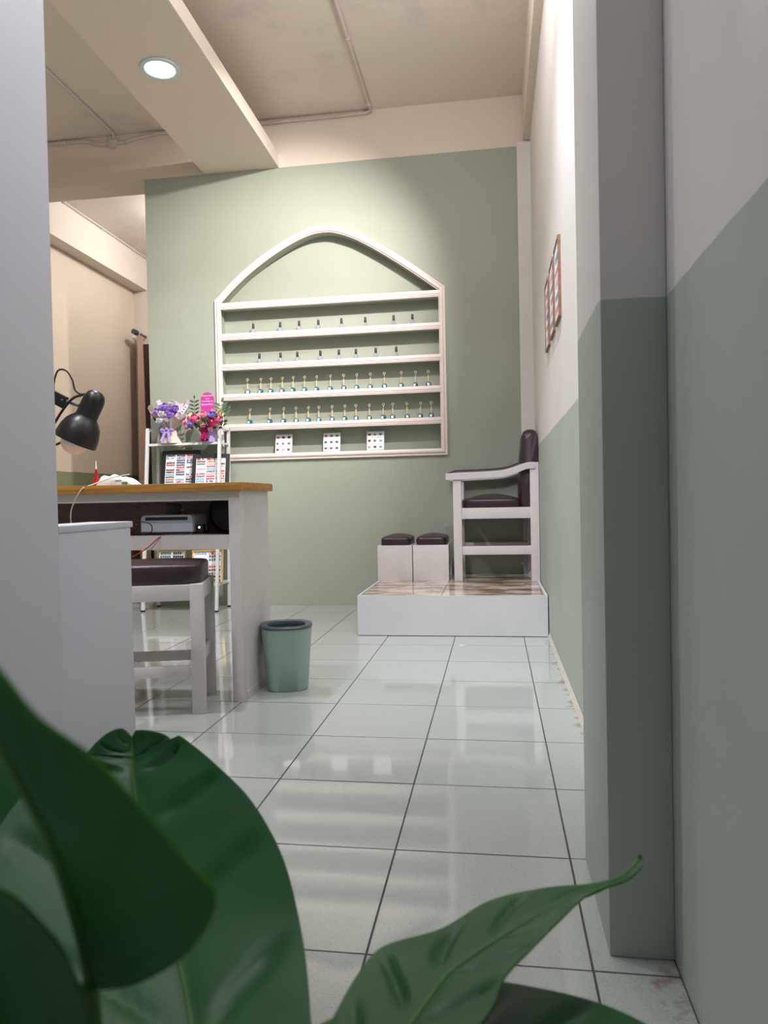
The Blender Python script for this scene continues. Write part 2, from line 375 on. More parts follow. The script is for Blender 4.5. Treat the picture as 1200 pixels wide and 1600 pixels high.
def spotlight(loc, aim, watts, ang, col, label):
    t = thing('ceiling_spotlight', (loc[0], loc[1], ZC), label, 'spotlight', 'ceiling spotlights')
    L = Vector(loc); d = (Vector(aim)-L).normalized()
    MB().lathe([(.045, 0), (.045, -.02), (.006, -.022)], 16, (loc[0], loc[1], ZC)).build('mount', M['rackwhite'], t, smooth=SM)
    MB().tube([(loc[0], loc[1], ZC-.02), L-d*.10], .007).build('arm', M['rackwhite'], t, smooth=SM)
    MB().lathe([(.02, -.14), (.034, -.13), (.04, -.02), (.036, -.02), (.03, -.09)], 16, L, d).build('housing', M['rackwhite'], t, smooth=SM)
    lamp('spot_lamp', 'SPOT', L, watts, col, t, aim=aim, spot_size=ang, spot_blend=1.0, shadow_soft_size=.03)
spotlight((-.50, 2.17, 3.60), (-1.95, 4.30, 2.18), SPOT_W, math.radians(68), WARM, 'white ceiling spotlight aimed at the arched niche')
spotlight((-.16, .95, 3.45), (.146, 1.55, 2.20), WASH_W, math.radians(72), (.88, .91, 1.0), 'white ceiling spotlight washing the wall beside the pillar')
BU = Vector((-.52, 2.06, 3.50))
t = thing('pendant_bulb', (BU.x, BU.y, ZC), 'bare white bulb hanging on a short cord between the soffit and right wall', 'light bulb')
MB().lathe([(.04, 0), (.04, -.02), (.004, -.024)], 16, (BU.x, BU.y, ZC)).build('ceiling_rose', M['rackwhite'], t, smooth=SM)
MB().tube([(BU.x, BU.y, ZC-.02), BU+Vector((0, 0, .13))], .004).build('cord', M['rackwhite'], t, smooth=SM)
MB().lathe([(.006, .15), (.019, .14), (.019, .085)], 16, BU).build('holder', M['rackwhite'], t, smooth=SM)
MB().lathe([(.015, .085), (.03, .06), (.034, .035), (.026, .01), (.001, .0)], 16, BU).build('bulb', M['diffuser'], t, smooth=SM)
lamp('bulb_lamp', 'POINT', BU+Vector((0, 0, -.05)), BULB_W, (.97, .97, 1.0), t, shadow_soft_size=.04)
t = thing('round_ceiling_light', (-.72, .16, ZC), 'unseen round fill light added on the ceiling above the entrance passage', 'ceiling light')  # added fill fixture out of view, lifts near wall, partition and front floor
MB().lathe([(.15, 0), (.15, -.03), (.13, -.04), (.001, -.042)], 24, (-.72, .16, ZC)).build('shade', M['diffuser'], t, smooth=SM)
lamp('passage_fill_lamp', 'AREA', (-.72, .16, ZC-.05), 19, (.93, .96, 1), t, shape='DISK', size=.26)
t = thing('round_ceiling_light', (-3.05, 6.0, ZC), 'round white ceiling light in the back room', 'ceiling light')
MB().lathe([(.15, 0), (.15, -.03), (.12, -.05), (.001, -.055)], 24, (-3.05, 6.0, ZC)).build('shade', M['diffuser'], t, smooth=SM)
lamp('back_room_lamp', 'POINT', (-3.05, 6.0, ZC-.16), BACK_W, (.95, .96, 1), t, shadow_soft_size=.08)

# ------------------------------------------------------------------ conduits
def clip(mb, p, d, r=.0135): mb.lathe([(r*.9, -.008), (r*1.55, -.006), (r*1.55, .006), (r*.9, .008)], 8, p, d)
def conduit(name, runs, clips, label, r=.013):
    t = thing(name, runs[0][0], label, 'conduit')
    for p in runs: MB().tube(p, r, 8).build('pipe', M['conduit'], t, smooth=SM)
    for p, d in clips:
        m = MB(); clip(m, p, d); m.build('clip', M['conduit'], t, smooth=SM)
    return t
yc, zc = YB-.012, ZC-.012
conduit('conduit_pipe', [[(-1.04, YF+.1, zc), (-1.04, YB-.05, zc), (-1.042, YB-.022, zc-.004), (-1.07, yc-.002, zc-.014), (-1.3, yc, zc-.016), (-2.06, yc, zc-.016)]],
        [((-1.04, 3.40, zc), (0, 1, 0)), ((-1.04, 4.2, zc), (0, 1, 0)), ((-1.30, yc, zc-.016), (1, 0, 0)), ((-1.84, yc, zc-.016), (1, 0, 0))],
        'pale conduit bending from the ceiling along the top of the green wall')
t = conduit('conduit_pipe', [[(-3.12, YF+.1, zc), (-3.12, YB-.06, zc), (-3.135, YB-.03, zc-.01), (-3.147, YB-.02, 3.745)],
    [(-4.2, yc, zc-.012), (-3.56, yc, zc-.012), (-3.45, yc, zc-.014), (-3.36, yc, 3.765), (-3.27, yc, 3.735), (-3.16, yc, 3.733)],
    [(-3.14, yc, 3.733), (-3.04, yc, 3.735), (-2.95, yc, 3.755), (-2.83, yc, zc-.018), (-2.76, yc, zc-.012), (-2.12, yc, zc-.012)]],
    [((-3.56, yc, zc-.012), (1, 0, 0)), ((-2.66, yc, zc-.012), (1, 0, 0)), ((-3.03, yc, 3.735), (1, 0, 0)), ((-3.12, 4.1, zc), (0, 1, 0))],
    'pale conduits meeting at a round junction box above the back opening')
MB().lathe([(.04, 0), (.042, .03), (.034, .036), (.001, .037)], 16, (-3.147, YB, 3.733), (0, -1, 0)).build('junction_box', M['conduit'], t, smooth=SM)
conduit('conduit_pipe', [[(-4.268, 4.6, ZC-.012), (-4.268, 7.13, ZC-.012)]], [((-4.268, y, ZC-.012), (0, 1, 0)) for y in (5.4, 6.1, 6.8)],
        'pale conduit under the ceiling of the back room')

# ------------------------------------------------------------------ display niche mouldings and shelves
PROF = [(0, 0), (0, .016), (.004, .020), (.010, .020), (.013, .014), (.017, .014), (.020, .022), (.026, .026), (.036, .026), (.042, .022), (.046, .012), (.050, .012), (.050, 0)]
shelf = thing('display_shelf', (-1.41, YB, 1.147), 'arched built-in display shelf with pinkish white mouldings on the green wall', 'shelf')
def sweep(P, miter0=None, miter1=None, w=.050):
    # outer line P (x, z); moulding grows to the right hand side of the path
    mb = MB(); rings = []
    for i, p in enumerate(P):
        def nrm(a, b):
            l = math.hypot(b[0]-a[0], b[1]-a[1]); return ((b[1]-a[1])/l, -(b[0]-a[0])/l)
        n0 = nrm(P[i-1], p) if i else (miter0 or nrm(p, P[1])); n1 = nrm(p, P[i+1]) if i < len(P)-1 else (miter1 or nrm(P[i-1], p))
        bx, bz = n0[0]+n1[0], n0[1]+n1[1]; q = bx*n1[0]+bz*n1[1]; bx, bz = bx/q, bz/q
        rings.append([Vector((p[0]+bx*u*w/.05, YB-h, p[1]+bz*u*w/.05)) for u, h in PROF])
    return mb.loft(rings, closed=False)
SX0, SX1, SZ0, SZ1 = -2.325, -.500, 1.146, 2.42
aL = (AO[1][0]-AO[0][0], AO[1][1]-AO[0][1]); aR = (AO[-1][0]-AO[-2][0], AO[-1][1]-AO[-2][1])
def nn(d): l = math.hypot(*d); return (d[1]/l, -d[0]/l)
AO[0] = (SX0, SZ1); AO[-1] = (SX1, SZ1)
sweep(AO, miter0=(1, 0), miter1=(-1, 0)).build('arch_moulding', M['pinkwhite'], shelf)
sweep([(SX0, SZ0), (SX0, SZ1)], miter0=(0, 1), miter1=nn(aL)).build('side_moulding', M['pinkwhite'], shelf)
sweep([(SX1, SZ1), (SX1, SZ0)], miter0=nn(aR), miter1=(0, 1)).build('side_moulding', M['pinkwhite'], shelf)
sweep([(SX1, SZ0), (SX0, SZ0)], miter0=(-1, 0), miter1=(1, 0), w=.053).build('base_moulding', M['pinkwhite'], shelf)
BARS = [(2.395, 2.345), (2.152, 2.102), (1.912, 1.864), (1.675, 1.626), (1.436, 1.386)]
BPROF = [(0, .004), (0, .020), (.003, .023), (.025, .024), (.028, .019), (.031, .019), (.034, .022), (.038, .022), (.040, .017), (.043, .017), (.045, .020), (.049, .020), (.050, .004)]
for zt, zb_ in BARS:
    bo = MB().box(NX0+.001, NX1-.001, YB+.002, YB+ND-.001, zb_+.006, zt-(.020 if zt > 1.8 else .010)).build('shelf_board', M['sage'], shelf)
    k = (zt-zb_)/.05
    MB().loft([[Vector((x, YB-h, zt-u*k)) for u, h in BPROF]+[Vector((x, YB+.012, zb_)), Vector((x, YB+.012, zt))] for x in (-2.288, -.540)]).build('lip_moulding', M['pinkwhite'], bo)
BOARD = [zt-.020 for zt, _ in BARS[1:3]]+[zt-.010 for zt, _ in BARS[3:]]

# nail polish bottles
ORD = ['first', 'second', 'third', 'fourth', 'fifth', 'sixth', 'seventh', 'eighth', 'ninth', 'tenth', 'eleventh', 'twelfth', 'thirteenth', 'fourteenth', 'fifteenth']
def bottle_black():
    t = thing('nail_polish_bottle', (0, 0, 0), '', 'nail polish')
    MB().lathe([(.001, 0), (.017, .001), (.019, .006), (.0185, .040), (.015, .052), (.009, .060), (.008, .066)], 14).build('bottle', M['glass'], t, smooth=SM)
    MB().lathe([(.0098, .060), (.0100, .064), (.0088, .099), (.0075, .102), (.001, .1025)], 12).build('cap', M['black'], t, smooth=SM)
    MB().lathe([(.001, .004), (.0145, .004), (.0145, .034), (.001, .035)], 12).build('polish', M['purpleclear'], t, smooth=SM)
    return t
M['purpleclear'] = plain('pale_lilac_polish', (150, 144, 178), .2, .05, 30)
def bottle_teal():
    t = thing('nail_polish_bottle', (0, 0, 0), '', 'nail polish')
    mb = MB(); rings = []
    for z, w, d in ((0, .016, .012), (.004, .019, .014), (.036, .020, .014), (.044, .015, .011), (.048, .008, .008)):
        rings.append([Vector((w*math.copysign(abs(math.cos(a))**.5, math.cos(a)), d*math.copysign(abs(math.sin(a))**.5, math.sin(a)), z)) for a in [2*math.pi*k/16 for k in range(16)]])
    mb.loft(rings).build('bottle', M['teal'], t, smooth=SM)
    MB().box(-.011, .007, -.0152, -.0138, .018, .036).build('label_sticker', M['paper'], t)
    MB().lathe([(.0085, .047), (.0085, .052), (.0066, .090), (.0056, .094), (.001, .095)], 12).build('cap', M['tan'], t, smooth=SM)
    sm = MB().tube([(0, .004, .09), (.001, .006, .119)], .0011, 6).build('stem', M['ring'], t, smooth=SM)
    mb = MB(); R_, r_ = .0085, .0016
    mb.loft([[Vector(((R_+r_*math.cos(b))*math.cos(a), .006+r_*math.sin(b),   .128+(R_+r_*math.cos(b))*math.sin(a))) for b in [2*math.pi*k/6 for k in range(6)]] for a in [2*math.pi*j/18 for j in range(19)]], cap=False)
    mb.build('swatch_ring', M['ring'], t, smooth=SM)
    return t
ROWS = [[-2.025, -1.805, -1.649, -1.495, -1.31, -1.123, -.9, -.755], [-1.978, -1.806, -1.671, -1.485, -1.337, -1.202, -1.046, -.885],
        [-2.082, -1.976, -1.892, -1.798, -1.71, -1.617, -1.522, -1.411, -1.303, -1.201, -1.092, -.982, -.851, -.742, -.642],
        [-2.072, -1.905, -1.794, -1.692, -1.592, -1.509, -1.4, -1.3, -1.21, -1.106, -.997, -.922, -.811, -.707, -.624]]
SHN = ['uppermost', 'second', 'third', 'fourth']
pb, pt = bottle_black(), bottle_teal(); used = {}
for r, row in enumerate(ROWS):
    proto = pb if r < 2 else pt
    for i, x in enumerate(row):
        lab = ('small clear bottle with black cap' if r < 2 else 'teal nail polish bottle with tan cap and ring')+', '+ORD[i]+' from left on '+SHN[r]+' bottle shelf'
        loc = (x, YB+.030+random.uniform(-.004, .006), BOARD[r])
        if id(proto) in used: o = copy_tree(proto, loc, lab)
        else: used[id(proto)] = 1; o = proto; o.location = loc; o['label'] = lab
        o['group'] = 'black capped bottles on the upper shelves' if r < 2 else 'teal bottles on the lower shelves'
        if r >= 2: o.rotation_euler = (0, 0, random.uniform(-.35, .35))

# laminated nail design cards standing in the lowest compartment
for xc, word, cols in ((-1.798, 'left', [0, 1, 2, 3]), (-1.41, 'middle', [1, 3, 6, 9]), (-1.063, 'right', [2, 5, 8, 1])):
    base = Vector((xc, YB+.022, 1.199))
    t = thing('nail_design_card', base, 'laminated card of nine nail pictures, %s of the three in the lowest compartment' % word, 'card', 'nail design cards')
    T = Matrix.Translation(base) @ Matrix.Rotation(math.radians(-12), 4, 'X')
    MB().box(-.069, .069, 0, .0015, 0, .155, T=T).build('sheet', M['cardsheet'], t)
    for i in range(3):
        for j in range(3):
            x0, z0 = -.0655+i*.0445, .006+j*.0495
            c = MB().box(x0, x0+.0415, -.001, 0, z0, z0+.046, T=T).build('picture', M['paper'], t)
            mb = MB()
            for q in range(2):
                xx = x0+.012+q*.011; mi = random.randrange(4)
                mb.lathe([(.001, -.011), (.005, -.006), (.0055, .004), (.001, .012)], 8, T @ Vector((xx, -.001, z0+.024)), T.to_3x3() @ Vector((0.1*(q-.5), 0, 1)), mi=mi)
            n_ = mb.build('painted_nails', [NAILM[q] for q in cols], c, smooth=SM)

# ------------------------------------------------------------------ platform, pedicure chair, footrests
PZ = .241
plat = thing('tiled_platform', (-.42, 3.69, 0), 'low white platform topped with brown veined marble tiles in the corner', 'platform')
MB().box(-.980, .136, 3.066, 4.300, 0, PZ-.012).build('body', M['platwhite'], plat)
MB().box(-.986, .140, 3.058, 3.066, 0.004, PZ-.006, bev=.0015).build('front_panel', M['platwhite'], plat)
MB().box(-.986, -.980, 3.066, 4.302, 0.004, PZ-.006).build('side_panel', M['platwhite'], plat)
for a in ((-.986, .140, 3.058, 3.070), (-.986, -.972, 3.070, 4.302), (.122, .140, 3.070, 4.302)):
    MB().box(*a, PZ-.006, PZ+.001).build('edge_trim', M['platwhite'], plat)
for x0, x1 in ((-.970, -.481), (-.479, .120)):
    for y0, y1 in ((3.072, 3.672), (3.674, 4.300)):
        MB().box(x0+.001, x1-.001, y0+.001, y1-.001, PZ-.012, PZ).build('marble_tile', M['marble'], plat)

ch = thing('pedicure_chair', (-.15, 4.05, PZ), 'high white wooden armchair with aubergine padded seat and back on the platform', 'chair')
CY0, CY1 = 3.800, 4.286
for y0, y1 in ((CY0, CY0+.055), (CY1-.055, CY1)):
    MB().box(-.440, -.382, y0, y1, PZ, .952, bev=.003).build('leg', M['white'], ch, smooth=SM)
    MB().box(.084, .143, y0, y1, PZ, 1.052, bev=.003).build('leg', M['white'], ch, smooth=SM)
    MB().box(-.383, .085, y0+.006, y1-.006, .673, .748, bev=.002).build('seat_rail', M['white'], ch, smooth=SM)
    MB().box(-.383, .085, y0+.006, y1-.006, .425, .483, bev=.002).build('stretcher', M['white'], ch, smooth=SM)
    arm = catmull([(-.487, .967, .022), (-.40, .969, .023), (-.25, .972, .022), (-.10, .980, .022), (-.01, 1.003, .023), (.06, 1.028, .022), (.118, 1.032, .021)], 4)
    rings = []
    for (x, z, h) in arm:
        rings.append([Vector((x, y0-.012, z-h)), Vector((x, y1+.004, z-h)), Vector((x, y1+.004, z+h-.004)), Vector((x, y1, z+h)), Vector((x, y0-.008, z+h)), Vector((x, y0-.012, z+h-.004))])
    ar = MB().loft(rings).build('armrest', M['white'], ch)
    rings = []
    for i, (x, z, h) in enumerate(arm[1:-4]):
        k = min(1, i/2.0, (len(arm)-6-i)/2.0); w = .004+.018*max(k, .05)
        ym = (y0+y1)/2
        rings.append([Vector((x, ym+math.cos(a)*.028, z+h-.001+max(0, math.sin(a))*w)) for a in [2*math.pi*q/12 for q in range(12)]])
    MB().loft(rings).build('arm_pad', M['leather'], ar, smooth=SM)
MB().box(-.436, -.390, CY0+.055, CY1-.055, .673, .745, bev=.002).build('front_rail', M['white'], ch, smooth=SM)
MB().box(.092, .138, CY0+.055, CY1-.055, .425, .483, bev=.002).build('stretcher', M['white'], ch, smooth=SM)
MB().box(.092, .138, CY0+.055, CY1-.055, .673, .748, bev=.002).build('back_rail', M['white'], ch, smooth=SM)
def cushion(x0, x1, y0, y1, z0, z1, dome, r=.02, T=None, n=9):
    mb = MB(); vs = []; fs = []
    cx, cy = (x0+x1)/2, (y0+y1)/2; rings = []
    def ring(k, z):
        a, b = (x1-x0)/2-k, (y1-y0)/2-k; e = .28; out = []
        for q in range(40):
            t_ = 2*math.pi*q/40; c, s = math.cos(t_), math.sin(t_)
            out.append(Vector((cx+a*math.copysign(abs(c)**e, c), cy+b*math.copysign(abs(s)**e, s), z)))
        return out
    prof = [(.004, z0), (0, z0+.006), (0, z1-r*.8), (r*.12, z1-r*.45), (r*.5, z1-r*.1), (r, z1)]
    rr = [ring(k, z) for k, z in prof]
    m = min(x1-x0, y1-y0)/2-r
    for i in range(1, 6):
        u = i/5; q0 = Vector((cx, cy, 0)); rr.append([Vector((cx+(v.x-cx)*(1-.97*u), cy+(v.y-cy)*(1-.97*u), z1+dome*math.sin(u*math.pi/2))) for v in ring(r, z1)])
    if T: rr = [[T @ p for p in q] for q in rr]
    return mb.loft(rr)
cushion(-.384, .03, CY0+.03, CY1-.03, .748, .812, .032, .022).build('seat', M['leather'], ch, smooth=SM)
# padded back: thick slab with rounded crown, leaning against the wall
rings = []
for y in [CY0+.028+(CY1-CY0-.056)*i/14 for i in range(15)]:
    u = abs(2*(y-CY0-.028)/(CY1-CY0-.056)-1); sh = 1-max(0, u-.86)/.14*.14
    top = 1.282-.03*max(0, u-.7)**2/.09*1.0
    pf = [(.020, .752), (.012, .80), (.014, .95), (.024, 1.10), (.036, 1.20), (.036, top-.045), (.048, top-.014), (.074, top), (.112, top), (.133, top-.012), (.141, top-.045), (.141, .752)]
    rings.append([Vector((.141-(.141-x)*sh, y, z)) for x, z in pf])
MB().loft(rings).build('backrest', M['leather'], ch, smooth=math.radians(55))

for i, (x0, x1) in enumerate(((-.985, -.738), (-.732, -.481))):
    t = thing('footrest_stool', ((x0+x1)/2, 4.03, PZ), 'white boxy footrest with aubergine cushion, %s' % ('at the open end of the platform' if i == 0 else 'beside the pedicure chair leg'), 'footrest', 'footrests on the platform')
    MB().box(x0, x1, 3.855, 3.875, PZ, .492, bev=.0015).build('front_panel', M['white'], t, smooth=SM)
    MB().box(x0, x1, 4.215, 4.235, PZ, .492, bev=.0015).build('back_panel', M['white'], t, smooth=SM)
    for xa, xb in ((x0, x0+.016), (x1-.016, x1)): MB().box(xa, xb, 3.875, 4.215, .400, .492).build('side_panel', M['white'], t)
    MB().box(x0+.016, x1-.016, 3.875, 4.215, .470, .488).build('seat_board', M['white'], t)
    cushion(x0+.018, x1-.014, 3.862, 4.228, .492, .550, .019, .022).build('cushion', M['leather'], t, smooth=SM)

# pictures on the right wall
for i, (y0, y1, w) in enumerate(((1.99, 2.215, 'nearest the pillar'), (2.29, 2.515, 'in the middle of the three'), (2.61, 2.835, 'nearest the green wall'))):
    t = thing('picture_frame', (XR, (y0+y1)/2, 1.605), 'brown framed picture on the right wall, '+w, 'picture', 'pictures on the right wall')
    z0, z1 = 1.605, 1.955
    for a in ((y0, y0+.008, z0, z1), (y1-.008, y1, z0, z1), (y0+.008, y1-.008, z0, z0+.008), (y0+.008, y1-.008, z1-.008, z1)):
        MB().box(XR-.013, XR, a[0], a[1], a[2], a[3]).build('frame_bar', M['framewood'], t)
    pp = MB().box(XR-.009, XR-.002, y0+.008, y1-.008, z0+.008, z1-.008).build('print', M['paper'], t)
    mb = MB()
    for k in range(5):
        za = z0+.04+k*.056
        MB().box(XR-.0096, XR-.009, y0+.03, y1-.03-.02*(k % 3), za, za+.03-.004*(k % 2)).build('printed_motif', [NAILM[2], NAILM[5], M['wrapgrey']][(k+i) % 3], pp)

# ------------------------------------------------------------------ half wall joined to the partition
t = thing('half_wall', (-1.475, .88, 0), 'low white half wall with a thin cap, continuing the tall partition', 'half wall')
MB().box(-1.548, -1.402, .661, 1.085, 0, .744, bev=.002).build('body', M['partition'], t, smooth=SM)
MB().box(-1.560, -1.400, .661, 1.100, .744, .765, bev=.003).build('cap_board', M['partition'], t, smooth=SM)

# ------------------------------------------------------------------ manicure desk
dk_ = thing('manicure_desk', (-2.1, 1.79, 0), 'long white desk with golden brown wooden top', 'desk')
DX0 = -3.05
MB().box(DX0-.02, -1.170, 1.568, 1.992, .870, .905, bev=.003).build('desktop', M['wood'], dk_, smooth=SM)
MB().box(DX0, -1.236, 1.596, 1.615, .832, .870).build('apron', M['white'], dk_)
MB().box(-1.236, -1.187, 1.592, 1.632, 0, .870, bev=.002).build('post', M['white'], dk_, smooth=SM)
MB().box(-1.205, -1.189, 1.632, 1.945, .035, .870).build('end_panel', M['white'], dk_)
MB().box(-1.207, -1.187, 1.632, 1.945, 0, .035).build('end_plinth', M['white'], dk_)
MB().box(-1.236, -1.189, 1.945, 1.975, 0, .870).build('post', M['white'], dk_)
MB().box(DX0, -1.236, 1.596, 1.616, .630, .690).build('shelf_rail', M['white'], dk_)
MB().box(DX0, -1.206, 1.616, 1.975, .668, .686).build('inner_shelf', M['inner'], dk_)
MB().box(DX0, -1.206, 1.955, 1.968, .620, .870).build('back_board', M['inner'], dk_)
for y in (1.592, 1.935): MB().box(DX0, DX0+.05, y, y+.04, 0, .870).build('post', M['white'], dk_)
MB().box(DX0+.002, DX0+.018, 1.632, 1.935, .035, .870).build('end_panel', M['white'], dk_)
ZT, ZS = .905, .686
# stool drawn up to the desk
O = Vector((-1.285, 1.420, 0)); ang = math.radians(14.6)
T = Matrix.Translation(O) @ Matrix.Rotation(ang, 4, 'Z')
st = thing('padded_stool', T @ Vector((-.22, .18, 0)), 'white wooden stool with dark aubergine cushion in front of the desk', 'stool')
SWd, SDp = .46, .36
def sb(name, *a): return MB().box(*a, bev=.002, T=T).build(name, M['white'], st, smooth=SM)
for xx in (-SWd, -.05):
    for y in (0, SDp-.05): sb('leg', xx, xx+.05, y, y+.05, 0, .508)
for y in (.004, SDp-.046): sb('seat_rail', -SWd+.05, -.05, y, y+.042, .444, .506)
for xx in (-SWd+.004, -.046): sb('seat_rail', xx, xx+.042, .05, SDp-.05, .444, .506)
for y in (.008, SDp-.04): sb('stretcher', -SWd+.05, -.05, y, y+.03, .146, .186)
for xx in (-SWd+.01, -.04): sb('stretcher', xx, xx+.03, .05, SDp-.05, .190, .235)
cushion(-SWd+.012, -.012, .014, SDp-.012, .508, .585, .012, .016, T=T).build('cushion', M['leather'], st, smooth=SM)
# waste bin
BC = Vector((-1.073, 1.835, 0))
bn = thing('waste_bin', BC, 'mint green plastic waste bin with dark rim beside the desk', 'bin')
def bring(z, a, b, e=.74, off=0, rot=17):
    rot = math.radians(rot); out = []
    for q in range(48):
        t_ = 2*math.pi*q/48; c, s = math.cos(t_), math.sin(t_)
        p = Vector(((a-off)*math.copysign(abs(c)**e, c), (b-off)*math.copysign(abs(s)**e, s), 0)); p.rotate(Matrix.Rotation(rot, 3, 'Z')); out.append(BC+p+Vector((0, 0, z)))
    return out
MB().loft([bring(.012, .07, .065), bring(0, .086, .080), bring(.004, .090, .084), bring(.14, .101, .097), bring(.272, .111, .110), bring(.272, .111, .110, off=.004), bring(.02, .09, .082, off=.004), bring(.016, .05, .05)], cap=False).build('bucket', M['mint'], bn, smooth=SM)
MB().loft([bring(.270, .106, .106, off=-.001), bring(.274, .112, .113), bring(.279, .114, .115), bring(.284, .110, .111), bring(.286, .102, .101), bring(.282, .084, .078), bring(.270, .081, .075), bring(.266, .098, .094)], cap=False).build('rim', M['rim'], bn, smooth=SM)

# desk lamp: clamp arm hidden by the partition, big black shade and bulb
DL = Vector((-2.28, 1.86, ZT))
t = thing('desk_lamp', DL, 'black metal desk lamp with bell shade hanging over the desk', 'lamp')
MB().lathe([(.085, 0), (.085, .014), (.03, .022), (.012, .026)], 24, DL).build('base', M['black'], t, smooth=SM)
for dx in (-.012, .012):
    MB().tube([DL+Vector((dx, 0, .02)), DL+Vector((dx+.06, -.02, .35))], .005).build('arm_rod', M['black'], t, smooth=SM)
    MB().tube([DL+Vector((dx+.06, -.02, .35)), DL+Vector((.165+dx*.3, -.06, .40+dx))], .005).build('arm_rod', M['black'], t, smooth=SM)
J = Vector((-2.105, 1.80, 1.305))
mb = MB(); mb.box(-.035, .035, -.012, .012, -.028, .028, bev=.004, T=Matrix.Translation(J) @ Matrix.Rotation(math.radians(28), 4, 'Y')); mb.build('joint_plate', M['black'], t, smooth=SM)
for dx, dz in ((-.02, .02), (-.022, -.008), (.022, -.004)):
    MB().lathe([(.006, 0), (.005, .004), (.001, .005)], 8, J+Vector((dx, -.012, dz)), (0, -1, 0)).build('bolt', M['lampmetal'], t, smooth=SM)
MB().tube([J+Vector((.025, 0, -.004)), Vector((-2.01, 1.80, 1.275))], .008).build('swivel', M['lampmetal'], t, smooth=SM)
ax = Vector((-.50, -.05, -1)).normalized(); Aq = Vector((-1.938, 1.80, 1.290))
sh = MB().lathe([(.001, -.052), (.022, -.049), (.038, -.036), (.046, -.016), (.048, .005), (.048, .068), (.050, .078), (.062, .090), (.078, .112), (.089, .145), (.094, .180), (.095, .200), (.0925, .200), (.087, .150), (.070, .105), (.045, .085)], 32, Aq, ax, cap=False).build('shade', M['black'], t, smooth=math.radians(50))
MB().lathe([(.012, .09), (.03, .13), (.056, .17), (.062, .200), (.056, .228), (.034, .250), (.001, .258)], 20, Aq, ax).build('bulb', M['bulb'], t, smooth=SM)
MB().tube(catmull([tuple(J+Vector((-.02, -.005, .02))), (-2.122, 1.79, 1.38), (-2.10, 1.79, 1.435), (-2.06, 1.79, 1.432), (-2.032, 1.79, 1.39), (-2.02, 1.79, 1.345), (-1.995, 1.79, 1.325), (-1.975, 1.795, 1.325)], 5), .0042, 8).build('cable', M['black'], t, smooth=SM)
MB().tube(catmull([(-1.985, 1.795, 1.322), (-2.03, 1.785, 1.305), (-2.08, 1.78, 1.25), (-2.13, 1.79, 1.19)], 5), .006, 8).build('handle_bar', M['black'], t, smooth=SM)
MB().tube([(-2.13, 1.80, 1.10), (-2.09, 1.80, 1.115)], .006).build('switch', M['black'], t, smooth=SM)

# red nail glue bottle, wipes pack, cables on the desk
p = Vector((-1.876, 1.70, ZT))
t = thing('nozzle_bottle', p, 'small red bottle with a long pale nozzle on the desk', 'bottle')
MB().lathe([(.001, 0), (.0135, .001), (.0145, .005), (.0145, .022), (.011, .030)], 16, p).build('bottle', M['red'], t, smooth=SM)
MB().lathe([(.013, .030), (.013, .034), (.008, .036)], 16, p).build('collar', M['red'], t, smooth=SM)
MB().lathe([(.008, .036), (.0075, .058), (.0045, .075)], 12, p).build('nozzle_base', M['red'], t, smooth=SM)
MB().lathe([(.0045, .075), (.0015, .112), (.0008, .114)], 12, p).build('nozzle_tip', M['paper'], t, smooth=SM)
p = Vector((-1.785, 1.73, ZT))
t = thing('wipes_pack', p, 'crumpled white packet of wipes with violet and green print on the desk', 'wipes')
rings = []
for i in range(17):
    u = i/16; x = -.085+.17*u; k = max(.12, min(1, (.5-abs(u-.5))*9)); h = (.037+.008*math.sin(u*5.2)+.006*math.sin(u*19))*k
    rings.append([p+Vector((x, yy_*.045, .0005 if zz == 0 else h*zz+random.uniform(-.002, .002)*k)) for yy_, zz in ((-1, 0), (-1.03, .5), (-.85, .92), (-.3, 1.05), (.3, 1.0), (.85, .9), (1.03, .5), (1, 0))])
wp = MB().loft(rings).build('packet', M['paper'], t, smooth=math.radians(60))
MB().box(p.x+.035, p.x+.062, p.y-.0475, p.y-.046, p.z+.004, p.z+.016).build('green_print', M['greenprint'], wp)
MB().box(p.x+.005, p.x+.034, p.y-.0475, p.y-.046, p.z+.020, p.z+.0235).build('violet_print', M['purpleprint'], wp)
tag(MB().tube(catmull([(-1.72, 1.70, ZT+.048), (-1.79, 1.675, ZT+.035), (-1.84, 1.60, ZT+.004), (-1.862, 1.563, .893), (-1.89, 1.558, .85), (-1.915, 1.562, .80), (-1.92, 1.57, .74), (-1.90, 1.58, .66)], 5), .0026, 6).build('charging_cable', M['cable'], None, smooth=SM, org=(-1.862, 1.563, .893)), 'thin off-white cable hanging over the front edge of the desk', 'cable')

# things on the shelf inside the desk
p = Vector((-1.545, 1.73, ZS))
t = thing('nail_dryer', p, 'bluish white nail dryer with a black slot on the desk shelf', 'nail dryer')
mb = MB()
def rr(x0, x1, z0, z1, r, y, n=5):
    pts = []
    for cx, cz, a0 in ((x1-r, z1-r, 0), (x0+r, z1-r, 90)):
        for k in range(n+1):
            a = math.radians(a0+90*k/n); pts.append(Vector((p.x+cx+r*math.cos(a), y, p.z+cz+r*math.sin(a))))
    return pts+[Vector((p.x+x0, y, p.z+z0)), Vector((p.x+x1, y, p.z+z0))]
mb.loft([rr(-.116, .116, .016, .086, .018, p.y-.055), rr(-.119, .119, .014, .089, .02, p.y-.050), rr(-.119, .119, .014, .089, .02, p.y+.10)]).build('housing', M['devwhite'], t, smooth=SM)
MB().box(p.x-.095, p.x+.095, p.y-.058, p.y-.052, p.z+.066, p.z+.079).build('slot', M['black'], t)
mb = MB().box(p.x-.115, p.x+.115, p.y-.052, p.y+.09, p.z, p.z+.0145); mb.build('base', M['rim'], t)
